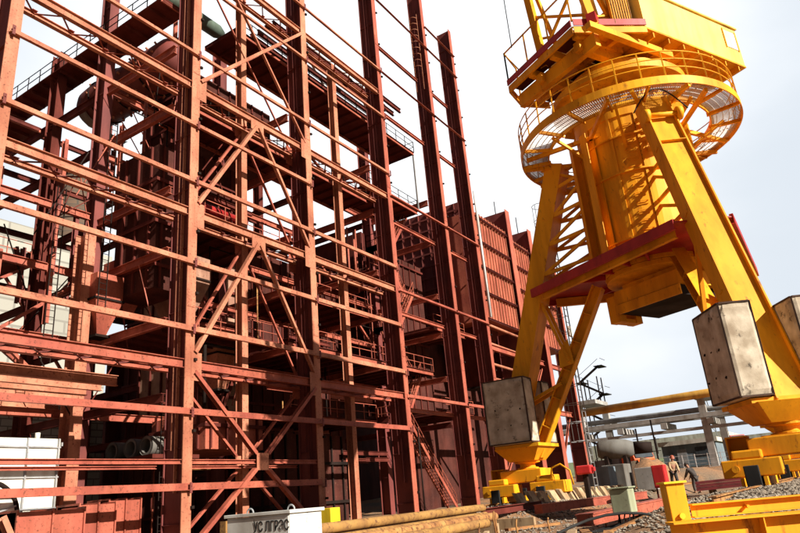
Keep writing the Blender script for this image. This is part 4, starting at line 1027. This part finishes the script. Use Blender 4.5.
# left bottom things
t = thing('white_panel_tank', (14, 29, -.8), 'white tank of flanged square panels behind the first bay', 'tank')
MB().box(10.5, 16.3, 27.8, 31.5, -.9, 3.75).build('shell', 'white', t)
mb = MB()
for x in (11.3, 12.5, 13.7, 14.9, 16.2): mb.box(x-.03, x+.03, 27.7, 27.798, -.9, 3.75)
for z in (-.2, 1.0, 2.2, 3.4): mb.box(10.5, 16.3, 27.73, 27.798, z-.03, z+.03)
mb.box(16.302, 16.36, 27.7, 31.5, 3.45, 3.6)
mb.build('flange', 'grey', t)
for x in (13.6, 15.4): MB().tube([(x, 28, 3.75), (x, 28, 4.0)], .1, 10).build('lug', 'white', t)
t = thing('round_fan_casing', (11.8, 26.6, -.6), 'white round fan casing with dark rim at the left edge', 'fan casing')
mb = MB(); mb.tube([(12.9, 26.6, .75), (12.9, 27.2, .75)], 1.2, 40); mb.build('casing', 'white', t)
mb = MB(); mb.tube([(12.9+1.24*math.cos(q*math.pi/20), 26.6, .75+1.24*math.sin(q*math.pi/20)) for q in range(41)], .09, 8); mb.build('rim', 'dark', t)
mb = MB()
for q in range(6): mb.ext(rect(.06, .06), (12.9, 26.52, .75), (12.9+1.18*math.cos(q*math.pi/3+.3), 26.52, .75+1.18*math.sin(q*math.pi/3+.3)))
mb.build('spoke', 'grey', t)
for i, (x0, x1, y, h, mt, lb) in enumerate(((13.2, 15.8, 24.9, 1.05, 'red', 'salmon red flanged duct section nearest the fan casing'), (15.95, 17.6, 25.6, 1.2, 'red', 'dark flanged rust red duct section in the middle of the row'), (17.7, 19.3, 26.3, 1.35, 'red', 'rust red duct section beside the second column'))):
    t = thing('duct_section', ((x0+x1)/2, y+.6, -.8), lb, 'duct', 'red duct sections on the ground behind the first bay')
    MB().box(x0, x1, y, y+1.4, -.9, h-.25).build('duct_shell', mt, t)
    mb = MB(); 
    for x in (x0, x1-.06, (x0+x1)/2): mb.box(x, x+.06, y-.08, y+1.48, -.9, h-.17)
    mb.build('flange', mt, t)
tag(MB().ext(cp(.18, .3), (12.3, 22.6, -.8), (11.7, 22.9, .62), up=(0, 1, 0)).build('leaning_channel', 'salmon'), 'salmon channel offcut leaning at the lower left', 'channel')
# cement pipes
for i, (yp, zp, lb) in enumerate(((31.0, 3.62, 'leftmost'), (29.5, 3.62, 'middle'), (28.3, 3.62, 'rightmost'))):
    P = V(20.9, yp, zp); Q = P+V(2.4, .25, 0); o = MB(); o.tube([P, Q], .47, 28, False); o.tube([Q, P], .34, 28, False)
    n = 28
    for R0 in (P, Q): o.add([R0+V(0, math.cos(2*math.pi*q/n), math.sin(2*math.pi*q/n))*r_ for r_ in (.34, .47) for q in range(n)], [[q, (q+1) % n, n+(q+1) % n, n+q] for q in range(n)])
    tag(o.build('cement_pipe', 'drumgrey'), lb+' of three grey cement pipes resting behind the first bay', 'pipe', 'cement pipes')
tag(MB().box(20.5, 23.4, 27.4, 32.0, 2.95, 3.14).build('pipe_shelf', 'deepred'), 'dark steel shelf carrying the grey cement pipes', 'shelf')
tag(MB().box(14, 30.5, 46.5, 46.9, -.9, 9.0).build('block_wall', 'block'), 'pale blockwork wall at the back of the building', 'wall')
tag(MB().box(30.8, 56, 46.6, 47.0, -.9, 12.5).build('back_wall', 'deepred'), 'dark red back wall behind the boilers', 'wall')
tag(MB().box(56.2, 92, 46.0, 46.4, -.5, 13.5).build('rear_wall', 'deepred'), 'dark rear wall far behind the ribbed casings', 'wall')
tag(MB().box(50, 72.6, 31, 31.3, -.9, 14.3).build('inner_wall', 'casing'), 'dark wall standing below the casing hoppers', 'wall')

# ------------------------------------------------------------------ far left: panel building and chimney
t = thing('panel_building', (58, 95, 0), 'pale concrete panel building far behind the first bay', 'building')
MB().box(34, 60, 92, 112, 0, 41.5).build('wall', 'panelwall', t); MB().box(43, 55, 95, 105, 41.5, 44).build('plant_room', 'panelwall', t)
mb = MB()
for k in range(5): mb.box(34.5+k*5, 37.5+k*5, 91.9, 91.998, 24, 27)
mb.build('window', 'glass', t)
t = thing('brick_chimney', (70, 122, 0), 'round brown brick chimney behind the panel building', 'chimney')
MB().lathe((70.5, 122, 0), [(4.6, 0), (3.2, 72), (2.6, 72)], 40).build('shaft', 'chimbrick', t)
mb = MB()
for z in range(20, 72, 5): mb.lathe((70.5, 122, 0), [(4.6-1.4*z/72, z), (4.66-1.4*z/72, z), (4.66-1.4*z/72, z+.2), (4.6-1.4*z/72, z+.2)], 40)
mb.build('band', 'dark', t)
t = thing('lattice_stack', (61, 116, 0), 'blue grey slender stack left of the brick chimney', 'stack')
MB().tube([(62.5, 118, 0), (62.5, 118, 66)], 1.3, 20).build('shaft', 'bluegrey', t)

# ------------------------------------------------------------------ far right: pipe racks, tower, huts, vehicles
def flat(x, y, z0, z1, r=.3): return MB().ext(rect(r, r), (x, y, z0), (x, y, z1))
yr = 85
t = thing('pipe_rack', (82, 18, 0), 'concrete pipe bridge carrying grey pipes across the site', 'pipe rack')
mb = MB(); mb.ext(rect(.9, .5), (82, 40, 6.6), (82, -12, 6.2)); mb.ext(rect(.9, .45), (86, 40, 6.7), (86, -12, 6.3)); mb.build('beam', 'rackgrey', t)
MB().ext(rect(.8, .32), (82, 40, 5.2), (82, -12, 4.9)).build('lower_beam', 'rackgrey', t)
for y in (26.6, 24.6, 12.6, 11.5): flat(82.0 if y in (26.6, 12.6) else 86, y, gz(82, y)-.2, 9.4 if y > 20 else 8.28, .75).build('pylon', 'rackgrey', t)
for y in (25.6, 12.1): MB().box(81.4, 86.6, y-1.3, y+1.3, 9.42 if y > 20 else 8.3, 9.9 if y > 20 else 8.7).build('pylon_head', 'rackgrey', t)
mb = MB()
for y in range(-8, 40, 5): mb.box(81.4, 86.6, y-.35, y+.35, 5.4, 6.05)
mb.build('cross_beam', 'rackgrey', t)
mb = MB(); mb.tube([(83.2, 40, 7.4), (83.2, -12, 7.0)], .25, 10); mb.tube([(84.4, 40, 7.4), (84.4, -12, 7.0)], .3, 10)
tag(mb.build('grey_pipes', 'grey'), 'grey pipes lying on the concrete pipe bridge', 'pipes')
tag(MB().tube([(76.5, 26, 7.9), (80, 9, 8.55), (82, -8, 9.2)], .45, 20).build('ochre_pipeline', 'ochre'), 'thick ochre pipeline crossing above the grey pipe bridge', 'pipeline')
# stair tower
t = thing('stair_tower', (95.5, 28.4, 1), 'dark open steel stair tower beyond the pipe bridge', 'stair tower')
mb = MB()
for dx in (-1, 1):
    for dy in (-1, 1): mb.ext(rect(.14, .14), (95.5+dx, 28.4+dy, 0), (95.5+dx, 28.4+dy, 14.6))
mb.build('post', 'dark', t)
mb = MB()
for k in range(7):
    z = 2+k*2; s_ = 1 if k % 2 else -1
    mb.ext(rect(.16, .3), (94.4, 28.4-s_*1.6, z), (94.4, 28.4+s_*1.6, z+2)); mb.ext(rect(.05, .05), (94.4, 28.4-s_*1.6, z+1), (94.4, 28.4+s_*1.6, z+3)); mb.box(94.2, 96.6, 28.4+s_*1.5-.6, 28.4+s_*1.5+.6, z+1.95, z+2.05)
    mb.ext(rect(.05, .05), (94.2, 28.4+s_*2.0, z+3), (96.6, 28.4+s_*2.0, z+3))
mb.build('flight', 'dark', t)
# grey drum tank, truck in front
t = thing('grey_mixer_drum', (40.4, 11.4, gz(40, 11)), 'large grey steel drum lying on cradles behind the pale blocks', 'drum')
P = V(40.2, 12.4, 1.95); Q = V(40.7, 10.4, 1.85)
MB().tube([P, P.lerp(Q, .08), P.lerp(Q, .5), P.lerp(Q, .8), Q], [.4, .52, .56, .52, .38], 28).build('shell', 'drumgrey', t); MB().tube([Q, Q+(Q-P).normalized()*1.0], [.36, .3], 20).build('end_ring', 'dark', t)

for x, y in ((40.3, 11.9), (40.6, 10.9)): MB().box(x-.4, x+.4, y-.1, y+.1, gz(x, y)-.1, 1.5).build('cradle', 'dark', t)
def vehicle(name, x, y, z, az, mt, label, cat, kind):
    t = thing(name, (x, y, z), label, cat); ca, sa = math.cos(az), math.sin(az)
    def T(mb): mb.v = [(x+ca*a-sa*b, y+sa*a+ca*b, z+c) for a, b, c in mb.v]; return mb
    T(MB().poly([(0, -1.1, .75), (1.55, -1.1, .75), (1.7, -1.1, 1.5), (1.35, -1.1, 2.55), (.1, -1.1, 2.6)], (0, 2.2, 0))).build('cab', mt, t, bevel=.06)
    mb = MB(); mb.poly([(1.74, -.95, 1.62), (1.74, .95, 1.62), (1.44, .95, 2.42), (1.44, -.95, 2.42)], (.02, 0, .01)); mb.box(.35, 1.2, -1.13, -1.102, 1.6, 2.35); mb.box(.35, 1.2, 1.102, 1.13, 1.6, 2.35); T(mb).build('window', 'glass', t)
    T(MB().box(-4.6, 1.6, -.45, .45, .55, .85)).build('chassis', 'dark', t)
    if kind == 'tipper': T(MB().poly([(-4.6, -1.15, 1.0), (-.25, -1.15, 1.0), (-.15, -1.15, 2.2), (-4.7, -1.15, 2.0)], (0, 2.3, 0))).build('load_bed', 'green', t)
    else:
        T(MB().poly([(-4.4, -1.1, 1.0), (-.3, -1.1, 1.0), (-.3, -1.1, 1.8), (-4.4, -1.1, 1.8)], (0, 2.2, 0))).build('load_bed', 'bluegrey', t)
    T(MB().box(1.62, 1.78, -1.1, 1.1, .5, .8)).build('bumper', 'dark', t)
    for yy in (-.8, .8): T(MB().tube([(1.7, yy, 1.05), (1.76, yy, 1.05)], .12, 12)).build('headlight', 'galv', t)
    for xx in (.8, -2.6, -3.8):
        for yy in (-1, 1): T(MB().tube([(xx, yy*.85, .5), (xx, yy*1.12, .5)], .5, 18)).build('wheel', 'black', t)
vehicle('orange_truck', 60.6, 15.9, gz(60.6, 15.9), math.radians(235), 'orange', 'orange cab truck parked behind the earth heap', 'truck', 'flat')
vehicle('red_truck', 112, 14.0, gz(112, 14), math.radians(215), 'truckred', 'dark red truck parked on the far bank above the right bogie', 'truck', 'tipper')
mb = MB(); 
for k in range(3): 
    mb.tube([(53+k*.6, 13.5-.3*k, gz(53, 13)), (53+k*.6, 13.5-.3*k, 3.2-.6*k)], .05, 6)
tag(mb.build('thin_poles', 'dark'), 'thin dark poles standing behind the orange truck', 'poles') if 0 else None
for i, (x, y, zt, lb) in enumerate(((60, 14.9, 4.3, 'thin dark mast left of the orange truck'), (63, 14.2, 5.1, 'taller thin dark mast right behind the orange truck'))):
    mb = MB().ext(rect(.12, .12), (x, y, gz(x, y)), (x, y, zt)); 
    for z in (1.5, 2.4, 3.4): mb.ext(rect(.05, .05), (x, y-.4, z), (x, y+.4, z))
    tag(mb.build('lamp_mast', 'dark'), lb, 'mast')
# site hut
zb = 1.3
t = thing('site_hut', (90, 16.4, zb), 'blue grey site hut with pale roof behind the workers', 'hut')
MB().box(88, 94, 13.0, 19.2, zb-.6, 3.75).build('wall', 'bluegrey', t)
MB().box(87.7, 94.3, 12.7, 19.5, 3.752, 4.25).build('roof', 'roof', t)
mb = MB(); mb.box(87.95, 87.998, 13.8, 15.4, 2.3, 3.3); mb.build('window', 'glass', t); MB().box(87.95, 87.998, 16.4, 17.5, 1.0, 3.2).build('door', 'grey', t)
tag(MB().tube([(87.6, 19.6, 3), (87.6, 19.6, 5.0)], .06, 6).build('lamp_pole', 'grey'), 'thin pole at the left end of the blue grey hut', 'pole')
t = thing('mesh_fence', (82, 14, 1), 'low pale wire fence in front of the blue grey hut', 'fence')
mb = MB()
for k in range(9): y = 9+k*1.3; mb.ext(rect(.08, .08), (80, y, gz(80, y)), (80, y, gz(80, y)+1.5))
mb.build('post', 'galv', t); mb = MB()
for k in range(8):
    y = 9+k*1.3
    for h in (.1, .5, .9, 1.4): mb.ext(rect(.03, .03), (80, y, gz(80, y)+h), (80, y+1.3, gz(80, y+1.3)+h))
mb.build('wire', 'galv', t)
tag(MB().box(136, 137, -30, 32, 3.5, 6.2).build('far_wall', 'concrete2'), 'long pale wall on the far bank beyond the red truck', 'wall')
tag(MB().box(150, 175, 20, 48, 3, 8.2).build('low_shed', 'roof'), 'long low pale shed on the skyline left of the hut', 'shed')
for x, y, h, lb in ((128, 19, 14, 'thin lattice lamp pylon on the far bank left of the red truck'), (150, 8, 13, 'thin far pole right of the red truck')):
    t = thing('lattice_pylon', (x, y, gz(x, y)), lb, 'pylon'); z0 = gz(x, y); mb = MB()
    for s_ in (-1, 1): mb.ext(rect(.14, .14), (x, y+s_*.9, z0), (x, y+s_*.15, z0+h*.8))
    mb.build('post', 'grey', t); mb = MB()
    for k in range(6): a = .9-.75*k/6; b = .9-.75*(k+1)/6; mb.ext(rect(.08, .08), (x, y-a, z0+h*.8*k/6), (x, y+b, z0+h*.8*(k+1)/6))
    mb.build('lacing', 'grey', t)
# far tree line
def bush(x, y, w_, h, seed, label):
    t = thing('bushy_tree', (x, y, gz(x, y)), label, 'tree', 'far trees on the skyline'); r_ = random.Random(seed); z0 = gz(x, y)
    MB().tube([(x, y, z0-.3), (x, y, z0+h*.5)], [.35, .15], 8).build('trunk', 'timber', t); mb = MB()
    for _ in range(260):
        a = r_.uniform(0, 6.3); b = r_.uniform(-1, 1); q = r_.random()**.4; c = math.sqrt(1-b*b)
        P = V(x+w_*q*c*math.cos(a), y+w_*q*c*math.sin(a), z0+h*.55+h*.45*q*b); s_ = r_.uniform(.3, .7); d1 = V(r_.gauss(0, 1), r_.gauss(0, 1), r_.gauss(0, 1)).normalized(); e = d1.orthogonal().normalized()
        mb.add([P+d1*s_, P+e*s_*.6, P-d1*s_, P-e*s_*.6], [(0, 1, 2, 3)])
    mb.build('crown', 'leaf', t)
M['leaf'] = mat('far_foliage', (.07, .09, .05), (.1, .12, .06), None, 0, .9, bump=0)

# ------------------------------------------------------------------ workers
def skin_mesh(name, pts, edges, radii, mt, parent, sub=2, base=V(0, 0, 0)):
    me = bpy.data.meshes.new(name); me.from_pydata([tuple(V(p)) for p in pts], edges, []); o = bpy.data.objects.new(name, me); COL.objects.link(o); o.parent = parent
    sk = o.modifiers.new('skin', 'SKIN'); 
    for i, r_ in enumerate(radii): me.skin_vertices[0].data[i].radius = (r_, r_) if not isinstance(r_, tuple) else r_
    me.skin_vertices[0].data[0].use_root = True
    s_ = o.modifiers.new('sub', 'SUBSURF'); s_.levels = s_.render_levels = sub; me.materials.append(M[mt]); return o
def person(x, y, az, lean, top_m, bot_m, hat, label, arms):
    z = gz(x, y); t = thing('person', (x, y, z), label, 'person'); t.rotation_euler = (0, 0, az)
    # local: +x forward
    hip = V(0, 0, .92); ch = hip+V(math.sin(lean)*.42, 0, math.cos(lean)*.42); nk = ch+V(math.sin(lean)*.12, 0, math.cos(lean)*.12); hd = nk+V(math.sin(lean*1.15)*.13, 0, math.cos(lean*1.15)*.13); ht2 = hd+V(math.sin(lean)*.1, 0, math.cos(lean)*.1)
    sh = [ch+V(0, s_*.19, .02) for s_ in (1, -1)]
    el = [sh[0]+V(*arms[0]), sh[1]+V(*arms[1])]; ha = [el[0]+V(*arms[2]), el[1]+V(*arms[3])]
    kn = [V(.06, .12, .48), V(-.04, -.12, .48)]; an = [V(.02, .14, .07), V(-.14, -.12, .07)]; to = [V(.2, .16, .03), V(.05, -.14, .03)]
    pts = [hip, ch, nk, hd, ht2, sh[0], el[0], ha[0], sh[1], el[1], ha[1], V(0, .1, .86), kn[0], an[0], to[0], V(0, -.1, .86), kn[1], an[1], to[1]]
    E_ = [(0, 1), (1, 2), (2, 3), (3, 4), (1, 5), (5, 6), (6, 7), (1, 8), (8, 9), (9, 10), (0, 11), (11, 12), (12, 13), (13, 14), (0, 15), (15, 16), (16, 17), (17, 18)]
    for i in (7, 10):       # hands with fingers and thumb
        P = pts[i]; d = (P-pts[i-1]).normalized(); sd_ = V(0, 1, 0)
        for k, l in ((-1.5, .07), (-.5, .085), (.5, .08), (1.5, .065)):
            pts.append(P+d*.05+sd_*k*.018); pts.append(P+d*(.05+l)+sd_*k*.02+V(.01, 0, -.01)); E_ += [(i, len(pts)-2), (len(pts)-2, len(pts)-1)]
        pts.append(P+d*.05+V(.05, 0, .01)); E_.append((i, len(pts)-1))
    R_ = [.15, .16, .055, .09, .085, .07, .05, .032, .07, .05, .032, .09, .065, .045, .04, .09, .065, .045, .04]+[.011]*(len(pts)-19)
    skin_mesh('body', pts, E_, R_, 'skin', t)
    skin_mesh('jacket', [hip+V(0, 0, -.06), hip+V(0, 0, .1), ch, nk, sh[0], el[0], el[0].lerp(ha[0], .9), sh[1], el[1], el[1].lerp(ha[1], .9)], [(0, 1), (1, 2), (2, 3), (2, 4), (4, 5), (5, 6), (2, 7), (7, 8), (8, 9)], [.18, .18, .2, .09, .095, .075, .06, .095, .075, .06], top_m, t)
    skin_mesh('trousers', [hip, V(0, .1, .84), kn[0], an[0]+V(0, 0, .04), V(0, -.1, .84), kn[1], an[1]+V(0, 0, .04)], [(0, 1), (1, 2), (2, 3), (0, 4), (4, 5), (5, 6)], [.155, .115, .09, .075, .115, .09, .075], bot_m, t)
    for k in (0, 1): skin_mesh('shoe', [an[k], (an[k]+to[k])/2, to[k]+V(.05, 0, 0)], [(0, 1), (1, 2)], [.06, .055, .045], 'darkcloth', t)
    up = (ht2-hd).normalized(); mb = MB(); q_ = MB().lathe((0, 0, 0), [(0, .15), (.07, .13), (.115, .07), (.125, 0), (.15, -.01), (.15, -.02), (.12, -.02)], 20)
    rot = V(0, 0, 1).rotation_difference(up); q_.v = [tuple(rot @ V(p)+hd+up*.09+t.location) for p in q_.v]; q_.build('helmet' if hat != 'darkcloth' else 'cap', hat, t)
    fc = [hd+V(.085, 0, .02), hd+V(.11, 0, 0)]
    q2 = MB(); q2.tube([p+t.location for p in fc], [.02, .012], 6); q2.build('nose', 'skin', t)
    q3_ = MB(); 
    for s_ in (-1, 1): q3_.tube([hd+V(.08, s_*.035, .04)+t.location, hd+V(.092, s_*.035, .04)+t.location], .011, 6)
    q3_.build('eye', 'darkcloth', t)
    return t
person(41.5, 8.7, math.radians(215), .35, 'tan', 'darkcloth', 'helmet', 'worker in tan jacket and orange helmet bending slightly forward', ((.05, .05, -.27), (.1, -.04, -.26), (.16, -.04, -.19), (.17, .03, -.17)))
person(42.2, 7.75, math.radians(60), .5, 'darkcloth', 'darkcloth', 'darkcloth', 'worker in dark clothes stooping right behind the one in tan', ((.12, .04, -.25), (.14, -.04, -.24), (.16, -.02, -.18), (.15, .02, -.2)))
